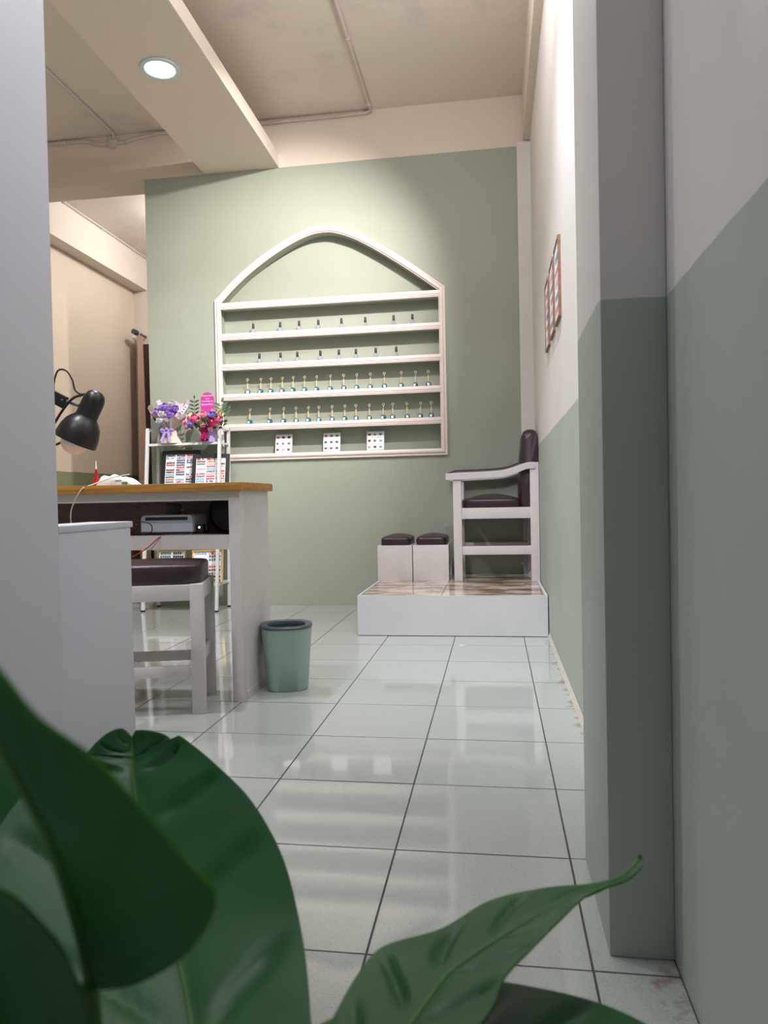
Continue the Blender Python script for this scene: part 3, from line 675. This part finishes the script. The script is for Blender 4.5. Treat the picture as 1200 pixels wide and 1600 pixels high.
for k in range(18): MB().box(p.x-.10+k*.0115, p.x-.094+k*.0115, p.y-.054, p.y-.052, p.z+.003, p.z+.012).build('vent_slat', M['black'], t)
p2 = p+Vector((.0, .01, .089))
t = thing('power_adapter', p2, 'black plug adapter lying on top of the nail dryer', 'adapter')
Tq = Matrix.Translation(p2+Vector((0, 0, .0035))) @ Matrix.Rotation(math.radians(7), 4, 'Y') @ Matrix.Rotation(math.radians(20), 4, 'Z')
MB().box(-.03, .03, -.02, .02, 0, .044, bev=.004, T=Tq).build('body', M['black'], t, smooth=SM)
for y in (-.008, .008): MB().box(.03, .044, y-.002, y+.002, .018, .022, T=Tq).build('prong', M['lampmetal'], t)
p = Vector((-1.315, 1.80, ZS))
t = thing('round_black_tray', p, 'round black pan shape standing on edge at the right end of the desk shelf', 'tray')
MB().lathe([(.001, -.012), (.085, -.010), (.093, -.004), (.093, .006), (.088, .008), (.08, 0), (.001, -.002)], 40, p+Vector((0, 0, .0935)), Vector((-.12, -1, .12))).build('dish', M['black'], t, smooth=SM)
mb = MB().lathe([(.0915, .005), (.094, .007), (.0945, .001), (.0925, -.002)], 40, p+Vector((0, 0, .0935)), Vector((-.12, -1, .12)), cap=False); mb.build('edge_band', M['rim'], t, smooth=SM)
p = Vector((-1.402, 1.70, ZS))
t = thing('small_black_gadget', p, 'tiny black gadget with a white light beside the nail dryer', 'gadget')
MB().box(p.x-.016, p.x+.016, p.y-.012, p.y+.012, p.z, p.z+.046, bev=.004).build('body', M['black'], t, smooth=SM)
MB().lathe([(.0045, 0), (.004, .0015), (.001, .002)], 10, p+Vector((-.002, -.012, .033)), (0, -1, 0)).build('indicator', emit('gadget_light', (1, .97, .92), 3), t, smooth=SM)
t = tag(MB().box(-1.52, -1.29, 1.622, 1.672, ZS, ZS+.006, bev=.001).build('magazine', M['greymag'], None, org=(-1.40, 1.645, ZS)), 'thin grey printed booklet lying at the front of the desk shelf', 'booklet')
tag(MB().tube(catmull([(-1.72, 1.66, ZS+.004), (-1.68, 1.645, ZS+.02), (-1.655, 1.64, ZS+.045), (-1.67, 1.64, ZS+.055), (-1.64, 1.638, ZS+.062), (-1.60, 1.64, ZS+.05), (-1.597, 1.64, ZS+.02), (-1.63, 1.645, ZS+.004), (-1.74, 1.66, ZS+.004)], 5), .0022, 6).build('black_cable', M['black'], None, smooth=SM, org=(-1.65, 1.64, ZS)), 'thin black cable looped in front of the nail dryer', 'cable')
tag(MB().tube(catmull([(-1.50, 1.625, ZS+.003), (-1.525, 1.608, ZS+.005), (-1.545, 1.592, ZS-.006), (-1.585, 1.585, .645), (-1.64, 1.58, .610), (-1.70, 1.58, .592), (-1.78, 1.585, .60)], 5), .0024, 6).build('red_cable', M['redcable'], None, smooth=SM, org=(-1.545, 1.592, ZS)), 'thin red cable drooping from the desk shelf to the left', 'cable')

# ------------------------------------------------------------------ white metal rack with flowers and sample boards
RX0, RX1 = -2.820, -2.232
rk = thing('metal_rack', ((RX0+RX1)/2, 4.09, 0), 'slim white metal shelf rack behind the desk', 'rack')
def ly(z, front): return (3.955+.112*z) if front else (4.225+.052*z)
for x in (RX0, RX1):
    for fr in (1, 0):
        lg = MB(); w = .011; za, zb2 = .012, 1.408
        lg.loft([[Vector((x+sx*w, ly(z, fr)+sy*w, z)) for sx, sy in ((-1, -1), (1, -1), (1, 1), (-1, 1))] for z in (za, zb2)])
        l_ = lg.build('leg', M['rackwhite'], rk)
        MB().box(x-.012, x+.012, ly(0, fr)-.012, ly(0, fr)+.012, 0, .012).build('rubber_foot', M['black'], l_)
    MB().box(x-.011, x+.011, ly(1.4, 1), ly(1.4, 0), 1.388, 1.408).build('top_rail', M['rackwhite'], rk)
for z in (.21, .60, .93, 1.285):
    s_ = MB().box(RX0+.011, RX1-.011, ly(z, 1)+.002, ly(z, 0)-.004, z-.004, z).build('shelf_panel', M['rackwhite'], rk)
    MB().box(RX0+.01, RX1-.01, ly(z, 1)-.008, ly(z, 1)+.002, z-.016, z+.002).build('shelf_edge', M['rackwhite'], s_)
    for x in (RX0, RX1): MB().box(x-.006, x+.006, ly(z, 1), ly(z, 0), z-.014, z).build('side_rail', M['rackwhite'], s_)

def sample_board(xc, y, z, w, h, tilt, yaw, fm, label, bw, rows, cols, fd=.016, drop=()):
    base = Vector((xc, y, z)); t = thing('nail_sample_board', base, label, 'display board', 'nail sample boards on the rack')
    T = Matrix.Translation(base) @ Matrix.Rotation(math.radians(yaw), 4, 'Z') @ Matrix.Rotation(math.radians(-tilt), 4, 'X')
    for a in ((-w/2, -w/2+bw, 0, h), (w/2-bw, w/2, 0, h), (-w/2+bw, w/2-bw, 0, bw), (-w/2+bw, w/2-bw, h-bw, h)):
        MB().box(a[0], a[1], 0, fd, a[2], a[3], T=T).build('frame_bar', fm, t)
    MB().box(-w/2+bw, w/2-bw, fd*.5, fd, bw, h-bw, T=T).build('backing', M['paper'], t)
    mb = MB(); iw, ih = w-2*bw, h-2*bw
    for r in range(rows):
        for c in range(cols):
            mi = random.randrange(len(NAILM)); m2 = random.choice([mi, mi, random.randrange(len(NAILM))])
            if random.random() < .06: continue
            gx0 = -iw/2+iw*(c+.08)/cols; gw = iw*.84/cols; zc_ = bw+ih*(r+.5)/rows
            for q in range(5):
                xa = gx0+gw*q/5; zz = zc_+random.uniform(-.0012, .0012)
                mb.box(xa+gw*.02, xa+gw*.17, fd*.5-.003, fd*.5, zz-ih*.30/rows, zz+ih*.30/rows, mi=random.choice([mi, mi, m2]), T=T)
    n_ = mb.build('nail_tips', NAILM, t); n_['kind'] = 'stuff'
    return t
sample_board(-2.560, 4.075, .932, .300, .310, 14, 4, M['blackframe'], 'black framed board of painted nail tips below the purple bouquet', .030, 13, 3)
sample_board(-2.305, 4.060, .932, .285, .275, 16, 8, M['blackframe'], 'black framed board of painted nail tips behind the right rack leg', .028, 11, 3)
sample_board(-2.632, 4.03, .212, .225, .250, 12, 0, M['gold'], 'thin gold framed nail sample board on the lower rack shelf', .008, 9, 2)
sample_board(-2.320, 4.00, .212, .235, .258, 17, 14, M['gold'], 'gold framed nail sample board with brown sides at the right of the lower rack shelf', .010, 9, 2, fd=.02)

# flowers
def rose(mb, c, r, axis, mi=0):
    c = Vector(c); a = Vector(axis).normalized(); u = a.orthogonal().normalized(); w = a.cross(u)
    for L, (rad, hb, ht, n) in enumerate(((1.0, -.55, .35, 5), (.74, -.4, .55, 5), (.50, -.2, .66, 4), (.28, -.1, .70, 3))):
        rings = []; ph = random.uniform(0, 6)
        for k, (q, hh) in enumerate(((.35, hb), (.80, hb*.45), (1.0, .05), (1.03 if L == 0 else .9, ht))):
            rings.append([c+(u*math.cos(t_)+w*math.sin(t_))*(r*rad*q*(1+.10*math.sin(n*t_+ph)*(k/3)))+a*(r*(hh+.10*math.cos(n*t_+ph)*(k/3))) for t_ in [2*math.pi*j/15 for j in range(15)]])
        mb.loft(rings, cap=False, mi=mi)
    mb.lathe([(.18*r, -.3*r), (.2*r, .5*r), (.02*r, .72*r)], 8, c, a, mi=mi)
def leafblade(mb, base, tip, w, nrm, mi=0):
    b, e = Vector(base), Vector(tip); d = e-b; s_ = d.cross(Vector(nrm)).normalized()*w; up = s_.cross(d).normalized()*w*.25
    pts = [b, b+d*.3+s_*.8+up, b+d*.65+s_*.75+up, e, b+d*.65-s_*.75+up, b+d*.3-s_*.8+up, b+d*.5]
    th = up.normalized()*-.0008
    n = len(pts); vs = pts+[q+th for q in pts]
    fs = [(0, 1, 6), (1, 2, 6), (2, 3, 6), (3, 4, 6), (4, 5, 6), (5, 0, 6)]
    mb.add(vs, fs+[tuple(i+n for i in f[::-1]) for f in fs]+[(i, (i+1) % 6, (i+1) % 6+n, i+n) for i in range(6)], mi)
RZ = 1.287
# left: wrapped bouquet standing on the rack top
FB = Vector((-2.640, 4.125, RZ))
fl = thing('flower_bouquet', FB, 'purple and white roses wrapped in dusty pink paper with lilac ribbon on the rack', 'bouquet')
def fan(mb, base, a0, a1, h0, h1, rad0, rad1, n=12, wav=.012, ph=0, mi=0):
    rings = []
    for z, rr_ in ((h0, rad0), ((h0+h1)/2, rad0*.45+rad1*.5), (h1, rad1)):
        ring = []
        for k in range(n+1):
            a = math.radians(a0+(a1-a0)*k/n); q = (z-h0)/(h1-h0)
            rv = rr_+wav*q*math.sin(k*1.9+ph); ring.append(base+Vector((math.cos(a)*rv, math.sin(a)*rv*.62, z+wav*1.3*q*math.sin(k*1.3+ph*2))))
        rings.append(ring)
    back = [[p+Vector((0, .002, .0008)) for p in r] for r in rings]
    n1 = n+1
    mb.loft(rings, closed=False, mi=mi); mb.loft(back, closed=False, mi=mi)
fan(mb := MB(), FB, 180, 360, .0, .105, .092, .034, 14, .010, 1); fan(mb, FB, 0, 180, .0, .105, .075, .034, 10, .006, 2); mb.build('wrapping_skirt', M['wrap'], fl, smooth=math.radians(60))
C2 = FB+Vector((0, 0, .10))
mb = MB(); fan(mb, C2, 200, 255, 0, .135, .030, .150, 8, .012, 1); fan(mb, C2, 150, 215, 0, .185, .030, .165, 8, .014, 2); mb.build('wrapping_paper', M['wrap'], fl, smooth=math.radians(60))
mb = MB(); fan(mb, C2, 285, 345, 0, .085, .030, .165, 8, .012, 3); fan(mb, C2, 335, 400, 0, .12, .030, .155, 8, .010, 4); mb.build('wrapping_paper', M['wrap'], fl, smooth=math.radians(60))
mb = MB(); fan(mb, C2+Vector((0.02, .01, 0)), 20, 165, 0, .235, .03, .150, 14, .014, 5); fan(mb, C2, 235, 300, .0, .095, .030, .085, 8, .010, 2.6); mb.build('inner_paper', M['wrapgrey'], fl, smooth=math.radians(60))
for dx, dz, rd, m in ((-.035, .130, .034, 'whiteflower'), (.038, .118, .036, 'purple'), (-.085, .140, .030, 'purple'), (-.015, .178, .030, 'purple'), (.030, .176, .030, 'lilac'), (.072, .160, .028, 'purple'), (-.050, .172, .022, 'lilac'), (.048, .198, .026, 'whiteflower'), (.098, .112, .022, 'whiteflower'), (-.055, .078, .030, 'whiteflower'), (.012, .080, .026, 'whiteflower'), (.008, .150, .024, 'lilac')):
    mb = MB(); rose(mb, FB+Vector((dx, -.045-.02*math.cos(dx*12), .10+dz)), rd, (dx*3, -1, .55)); mb.build('rose', M['fl_'+m], fl, smooth=math.radians(70))
mb = MB()
for k in range(10):
    a = random.uniform(-.1, .1); mb_ = FB+Vector((a, -.03, .17+random.uniform(0, .1))); leafblade(mb, mb_, mb_+Vector((random.uniform(-.03, .03), -.02, .035)), .010, (0, -1, .2))
mb.build('foliage', M['deepgreen'], fl)
mb = MB()
for sx in (-1, 1):
    mb.loft([[FB+Vector((sx*x-.005, y, z+h)) for x, y, z in ((.006, -.050, .100), (.035, -.058, .118), (.055, -.055, .112), (.040, -.050, .098), (.006, -.048, .096))] for h in (0, -.018)], closed=False)
    mb.loft([[FB+Vector((x+w_-.005, y, z)) for w_ in (-.011, .011)] for x, y, z in ((sx*.004, -.052, .10), (sx*.022, -.065, .06), (sx*.034, -.085, .012))], closed=False)
mb.lathe([(.001, -.012), (.012, -.008), (.013, .008), (.001, .012)], 10, FB+Vector((-.005, -.054, .106)), (1, 0, 0)); mb.build('ribbon', M['lilacribbon'], fl, smooth=math.radians(60))
Tt = Matrix.Translation(FB+Vector((.125, -.04, .245))) @ Matrix.Rotation(math.radians(38), 4, 'Y')
tg = MB().box(-.013, .013, 0, .001, -.055, .055, T=Tt).build('paper_tag', M['paper'], fl)
mb = MB()
for k in range(4): mb.box(-.006, .006, -.0008, 0, .030-k*.022, .040-k*.022, T=Tt)
mb.build('tag_marks', M['purpleprint'], tg)
Tt = Matrix.Translation(FB+Vector((-.118, -.03, .225))) @ Matrix.Rotation(math.radians(-26), 4, 'Y')
MB().box(-.022, .022, 0, .001, -.06, .06, T=Tt).build('printed_film', M['wrapgrey'], fl)

# right: flower box with magenta plaque
GB = Vector((-2.322, 4.11, RZ))
fl = thing('flower_box', GB, 'pink and blue flower arrangement in a lilac box with magenta plaque on the rack', 'flowers')
def oct_ring(z, r): return [GB+Vector((r*math.cos(a), r*.8*math.sin(a), z)) for a in [2*math.pi*(k+.5)/8 for k in range(8)]]
MB().loft([oct_ring(0, .056), oct_ring(.10, .064), oct_ring(.10, .060), oct_ring(.09, .058)]).build('box', M['lilacbox'], fl)
mb = MB(); w_ = -.054
for sx, mm in ((-1, 1), (1, 1)):
    mb.loft([[GB+Vector((sx*x-.012, y, z+h)) for x, y, z in ((.004, w_, .098), (.030, w_-.012, .112), (.044, w_-.010, .104), (.030, w_-.004, .090), (.004, w_, .092))] for h in (0, -.018)], closed=False)
    mb.loft([[GB+Vector((x+q-.012, y, z)) for q in (-.012, .012)] for x, y, z in ((sx*.004, w_-.004, .098), (sx*.014, w_-.010, .05), (sx*.020, w_-.008, .004))], closed=False)
mb.lathe([(.001, -.012), (.012, -.008), (.013, .008), (.001, .012)], 10, GB+Vector((-.012, w_-.004, .098)), (1, 0, 0)); mb.build('ribbon', M['magenta'], fl, smooth=math.radians(60))
tb = MB().box(GB.x-.030, GB.x+.024, GB.y-.070, GB.y-.068, RZ+.001, RZ+.022).build('name_tag', M['black'], fl)
MB().lathe([(.009, 0), (.008, .002), (.001, .003)], 10, GB+Vector((-.004, -.0705, .013)), (0, -1, 0)).build('tag_badge', M['magenta'], tb)
for dx, dz, rd, m in ((-.085, .175, .038, 'hotpink'), (.062, .150, .042, 'hotpink'), (-.030, .158, .033, 'peach'), (-.002, .200, .034, 'pink'), (-.005, .128, .026, 'rosepink'), (-.112, .142, .034, 'blue'), (.068, .198, .031, 'blue'), (.108, .176, .034, 'pink'), (-.150, .160, .034, 'pink'), (.120, .205, .028, 'creamy'), (-.120, .196, .030, 'creamy'), (-.152, .120, .022, 'rosepink'), (-.125, .098, .017, 'rosepink'), (.050, .094, .019, 'rosepink'), (.100, .126, .022, 'rosepink'), (.072, .232, .016, 'rosepink')):
    mb = MB(); rose(mb, GB+Vector((dx, -.055-.035*math.cos(dx*10), dz)), rd, (dx*4, -1, (dz-.14)*6)); mb.build('rose', M['fl_'+m], fl, smooth=math.radians(70))
MB().lathe([(.001, 0), (.007, .001), (.005, .004), (.001, .005)], 10, GB+Vector((-.030, -.122, .166)), (0, -1, .1)).build('daisy_eye', M['darkwood'], fl, smooth=SM)
mb = MB().lathe([(.02, .09), (.10, .125), (.115, .165), (.07, .20), (.01, .21)], 14, GB); mb.build('foliage', M['deepgreen'], fl)
mb = MB()
for k in range(26):
    a = random.uniform(0, 6.28); c_ = GB+Vector((math.cos(a)*.13, -.02+math.sin(a)*.06, random.uniform(.09, .2)))
    leafblade(mb, c_, c_+Vector((math.cos(a)*.04, math.sin(a)*.02-.012, random.uniform(-.02, .03))), .010, (0, -1, .4))
mb.build('leaves', M['deepgreen'], fl)
def sprig(b, e, n, w, mname):
    mb = MB(); b, e = Vector(b), Vector(e); mb.tube([b, e], .0016, 6)
    for k in range(n):
        p_ = b+(e-b)*(.3+.7*k/n)
        for s_ in (-1, 1): leafblade(mb, p_, p_+Vector((s_*w*1.9, -.006, w*.8)), w*.42, (0, -1, .3))
    leafblade(mb, e, e+(e-b).normalized()*w*1.4, w*.4, (0, -1, .2)); mb.build('eucalyptus_sprig', M[mname], fl)
sprig(GB+Vector((-.10, -.02, .17)), GB+Vector((-.105, -.01, .335)), 4, .022, 'deepgreen')
sprig(GB+Vector((.09, -.02, .19)), GB+Vector((.115, -.01, .295)), 3, .034, 'green')
sprig(GB+Vector((.12, -.02, .18)), GB+Vector((.165, -.01, .245)), 2, .026, 'green')
PQ = GB+Vector((.010, -.035, .30)); pts = []
for k in range(13): a = math.pi*k/12; pts.append((.053*math.cos(a), .022+.055*math.sin(a)))
pts += [(-.053, -.09), (.053, -.09)]
mb = MB().loft([[PQ+Vector((x, y, z)) for x, z in pts] for y in (0, .003)])
pq = mb.build('plaque', M['sign'], fl)
dep = None
for txt, dz, sz in (('Congratulation', .047, .0150), ('of the', .025, .0130), ('Grand Opening', .005, .0140), ('Bananas Body', -.020, .0165)):
    cu = bpy.data.curves.new('lettering', 'FONT'); cu.body = txt; cu.size = sz; cu.align_x = 'CENTER'; cu.extrude = .0004
    ob = bpy.data.objects.new('lettering', cu); COL.objects.link(ob)
    bpy.context.view_layer.update(); me = bpy.data.meshes.new_from_object(ob.evaluated_get(bpy.context.evaluated_depsgraph_get()))
    bpy.data.objects.remove(ob); me.materials.clear(); me.materials.append(M['signtext'])
    for v in me.vertices: x, y, z = v.co; v.co = Vector((x, -z, y))
    lo = bpy.data.objects.new('lettering', me); COL.objects.link(lo); lo.parent = pq; lo.location = PQ+Vector((0, -.0008, dz))-wloc(pq)

# ------------------------------------------------------------------ curtain in the back room
t = thing('curtain_rod', (-4.30, 6.99, 2.84), 'dark curtain rod sticking out on the left wall of the back room', 'curtain rod')
MB().lathe([(.001, 0), (.030, .001), (.032, .006), (.032, .085), (.016, .09)], 16, (-4.30, 6.82, 2.84), (0, 1, 0)).build('finial', M['rim'], t, smooth=SM)
MB().tube([(-4.30, 6.90, 2.84), (-4.30, 7.13, 2.84)], .014, 12).build('rod', M['rim'], t, smooth=SM)
MB().box(-4.45, -4.30, 7.09, 7.11, 2.83, 2.85).build('bracket', M['paper'], t)
rings = []
for z, k in ((.03, 1.5), (.9, 1.25), (1.6, 1.0), (2.3, .85), (2.87, .75)):
    rings.append([Vector((-4.30+.010*k*math.sin(i*1.25), 6.905-.09*(k-.75)+.19*(i/24)*k, z)) for i in range(25)])
mb = MB(); mb.loft(rings, closed=False); mb.loft([[q+Vector((.002, 0, 0)) for q in r] for r in rings], closed=False)
c_ = tag(mb.build('curtain', M['curtain'], None, smooth=math.radians(70), org=(-4.30, 7.0, .03)), 'narrow tan curtain hanging in the back room beside the green wall', 'curtain')
MB().lathe([(.026, -.003), (.034, 0), (.026, .003), (.024, 0)], 16, (-4.30, 6.915, 2.84), (0, 1, 0), cap=False).build('grommet', M['paper'], c_, smooth=SM)

# ------------------------------------------------------------------ artificial plant close to the camera
PB = Vector((-.40, -.78, 0))
pl = thing('potted_plant', PB, 'artificial plant with broad glossy green leaves close to the camera', 'plant')
MB().lathe([(.001, .001), (.10, 0), (.105, .01), (.135, .22), (.142, .225), (.142, .245), (.130, .245), (.126, .20), (.001, .20)], 28, PB).build('pot', M['terracotta'], pl, smooth=SM)
MB().lathe([(.127, .205), (.07, .216), (.001, .22)], 20, PB, cap=False).build('soil', M['soil'], pl, smooth=SM)
ST = PB+Vector((.01, .02, .34))
MB().tube([PB+Vector((0, 0, .19)), PB+Vector((.005, .01, .27)), ST], [.014, .012, .009], 10).build('stem', M['leafrib'], pl, smooth=SM)
def leaf(stations, petiole_from, curl=.0, vein=.004, nv=9, thick=.0012, cup=.0):
    # stations: (left, mid, right) points from base to tip, in world space
    Ls, Ms, Rs = (catmull([tuple(s[k]) for s in stations], 10) for k in range(3))
    n = len(Ms); H = 14; rows = []
    for i in range(n):
        l, m, r = Vector(Ls[i]), Vector(Ms[i]), Vector(Rs[i]); u = i/(n-1)
        d = (Vector(Ms[min(i+1, n-1)])-Vector(Ms[max(i-1, 0)])).normalized()
        nr = (r-l).cross(d); nr = nr.normalized() if nr.length > 1e-9 else Vector((0, -1, 0))
        row = []
        for j in range(-H, H+1):
            v = j/H; p_ = m.lerp(r, v) if v >= 0 else m.lerp(l, -v); a = abs(v)
            # raised quilting between side veins that sweep towards the tip
            ph = (u*nv-a*1.1) % 1.0; q = min(1, min(ph, 1-ph)*6.5)
            fade = min(1, max(0, a-.12)*5)*min(1, max(0, .92-a)*5)*min(1, u*6)*min(1, (1-u)*4)
            p_ = p_+nr*(vein*(q-1)*fade*min(1, (r-l).length/.12)+cup*a*a-.0015*max(0, 1-a*8))
            row.append(p_)
        rows.append(row)
    mb = MB(); mb.loft(rows, closed=False)
    back = []
    for i in range(n):
        a_ = rows[min(i+1, n-1)]; b_ = rows[max(i-1, 0)]; row = []
        for j in range(2*H+1):
            e = (rows[i][min(j+1, 2*H)]-rows[i][max(j-1, 0)]).cross(a_[j]-b_[j]); e = e.normalized() if e.length > 1e-9 else Vector((0, 0, 1))
            row.append(rows[i][j]-e*thick)
        back.append(row)
    mb.loft(back, closed=False)
    lf = mb.build('leaf', M['leaf'], pl, smooth=math.radians(80))
    ms = [Vector(p_)  for p_ in Ms]; nrs = []
    for i in range(n):
        d = (ms[min(i+1, n-1)]-ms[max(i-1, 0)]); q = (Vector(Rs[i])-Vector(Ls[i])).cross(d); nrs.append(q.normalized() if q.length > 1e-9 else Vector((0, 0, 1)))
    MB().tube([m_-q*.0012 for m_, q in zip(ms, nrs)], [.0016*(1-.8*i/n)+.0004 for i in range(n)], 8).build('midrib', M['leafrib'], lf, smooth=SM)
    b0 = ms[0]; pf = Vector(petiole_from); mid = pf.lerp(b0, .55)+Vector((0, 0, -.02))
    d0 = (ms[1]-ms[0]).normalized()
    MB().tube(catmull([tuple(pf), tuple(mid), tuple(b0-d0*.02), tuple(b0+d0*.004)], 5), .0036, 8).build('petiole', M['leafrib'], lf, smooth=SM)
    return lf
def stn(*rows): return [tuple(at(*p_) for p_ in r) for r in rows]
leaf(stn(((230, 1830, 0.420), (310, 1830, 0.430), (390, 1830, 0.420)), ((110, 1700, 0.478), (308, 1700, 0.498), (482, 1690, 0.481)), ((20, 1560, 0.558), (292, 1560, 0.578), (484, 1570, 0.545)), ((-30, 1430, 0.636), (262, 1440, 0.653), (470, 1450, 0.620)),
    ((-20, 1330, 0.695), (232, 1335, 0.718), (440, 1335, 0.683)), ((30, 1250, 0.748), (212, 1250, 0.768), (392, 1250, 0.738)), ((80, 1210, 0.780), (207, 1205, 0.796), (338, 1195, 0.779)), ((115, 1190, 0.796), (206, 1188, 0.811), (296, 1160, 0.804)), ((128, 1182, 0.803), (206, 1180, 0.815), (277, 1150, 0.812)), ((136, 1176, 0.807), (206, 1175, 0.819), (275, 1174, 0.807)), ((150, 1160, 0.814), (206, 1168, 0.823), (262, 1151, 0.817)), ((170, 1144, 0.824), (206, 1160, 0.827), (236, 1142, 0.824)), ((190, 1138, 0.831), (206, 1154, 0.830), (214, 1141, 0.830)), ((202, 1146, 0.833), (206, 1151, 0.832), (208, 1148, 0.833))), ST, vein=.008, nv=9)
leaf(stn(((134, 1552, 0.325), (138, 1550, 0.320), (150, 1548, 0.320)), ((140, 1520, 0.332), (130, 1515, 0.311), (215, 1538, 0.314)), ((140, 1465, 0.341), (118, 1460, 0.297), (295, 1488, 0.305)), ((130, 1405, 0.335), (100, 1400, 0.282), (338, 1410, 0.290)), ((100, 1335, 0.317), (76, 1330, 0.265), (298, 1355, 0.275)),
    ((70, 1275, 0.301), (46, 1270, 0.248), (235, 1280, 0.257)), ((40, 1215, 0.279), (15, 1210, 0.232), (150, 1190, 0.237)), ((-10, 1135, 0.256), (-30, 1130, 0.213), (62, 1125, 0.217)), ((-60, 1055, 0.228), (-80, 1050, 0.195), (-8, 1042, 0.198)), ((-125, 965, 0.188), (-140, 960, 0.177), (-110, 955, 0.177)), ((-184, 892, 0.160), (-182, 890, 0.160), (-180, 889, 0.160))), PB+Vector((-.02, -.06, .30)), vein=.0015, nv=4)
leaf(stn(((30, 1900, .30), (60, 1900, .30), (90, 1900, .30)), ((-120, 1740, .30), (30, 1740, .315), (150, 1740, .295)), ((-200, 1600, .29), (-10, 1600, .31), (136, 1600, .285)), ((-220, 1500, .28), (-40, 1500, .30), (105, 1505, .275)), ((-210, 1430, .27), (-60, 1430, .285), (58, 1440, .27)), ((-160, 1395, .265), (-70, 1392, .275), (5, 1395, .265)), ((-95, 1378, .26), (-80, 1375, .26), (-70, 1376, .26))), PB+Vector((-.03, -.08, .30)), vein=.002, nv=5)
leaf(stn(((470, 1690, 0.464), (560, 1730, 0.408), (640, 1740, 0.384)), ((520, 1590, 0.514), (620, 1630, 0.468), (715, 1640, 0.434)), ((560, 1520, 0.562), (665, 1565, 0.509), (765, 1580, 0.468)), ((600, 1478, 0.589), (700, 1520, 0.542), (790, 1525, 0.500)), ((690, 1450, 0.610), (752, 1482, 0.567), (830, 1482, 0.532)), ((765, 1407, 0.637), (808, 1447, 0.591), (872, 1440, 0.564)), ((850, 1387, 0.645), (872, 1410, 0.616), (912, 1402, 0.599)), ((925, 1380, 0.643), (935, 1386, 0.631), (948, 1386, 0.626)), ((966, 1368, 0.648), (973, 1371, 0.642), (982, 1374, 0.637)), ((992, 1343, 0.660), (998, 1346, 0.657), (1004, 1352, 0.652)), ((999, 1335, 0.661), (1001, 1337, 0.660), (1003, 1338, 0.660))), ST, vein=.008, nv=7)
leaf(stn(((400, 1690, 0.445), (420, 1730, 0.395), (430, 1780, 0.350)), ((500, 1600, 0.530), (530, 1680, 0.440), (540, 1800, 0.340)), ((620, 1560, 0.570), (660, 1660, 0.460), (660, 1820, 0.330)), ((740, 1532, 0.594), (780, 1650, 0.475), (780, 1820, 0.340)), ((850, 1545, 0.588), (880, 1650, 0.485), (880, 1790, 0.365)), ((950, 1572, 0.564), (970, 1660, 0.490), (970, 1750, 0.405)), ((1040, 1618, 0.531), (1045, 1675, 0.487), (1045, 1715, 0.453)), ((1110, 1680, 0.490), (1112, 1685, 0.487), (1112, 1690, 0.485))), ST, vein=.004, nv=6)
leaf(stn(((120, 1640, 0.618), (130, 1650, 0.614), (150, 1660, 0.610)), ((-60, 1560, 0.669), (60, 1560, 0.679), (170, 1560, 0.669)), ((-150, 1450, 0.732), (10, 1440, 0.756), (160, 1440, 0.736)), ((-160, 1330, 0.810), (-10, 1320, 0.834), (130, 1310, 0.817)), ((-130, 1220, 0.883), (-20, 1210, 0.897), (70, 1200, 0.891)), ((-60, 1140, 0.944), (-25, 1135, 0.951), (10, 1135, 0.946)), ((-30, 1100, 0.970), (-26, 1098, 0.971), (-22, 1100, 0.970))), ST, vein=.006, nv=6)
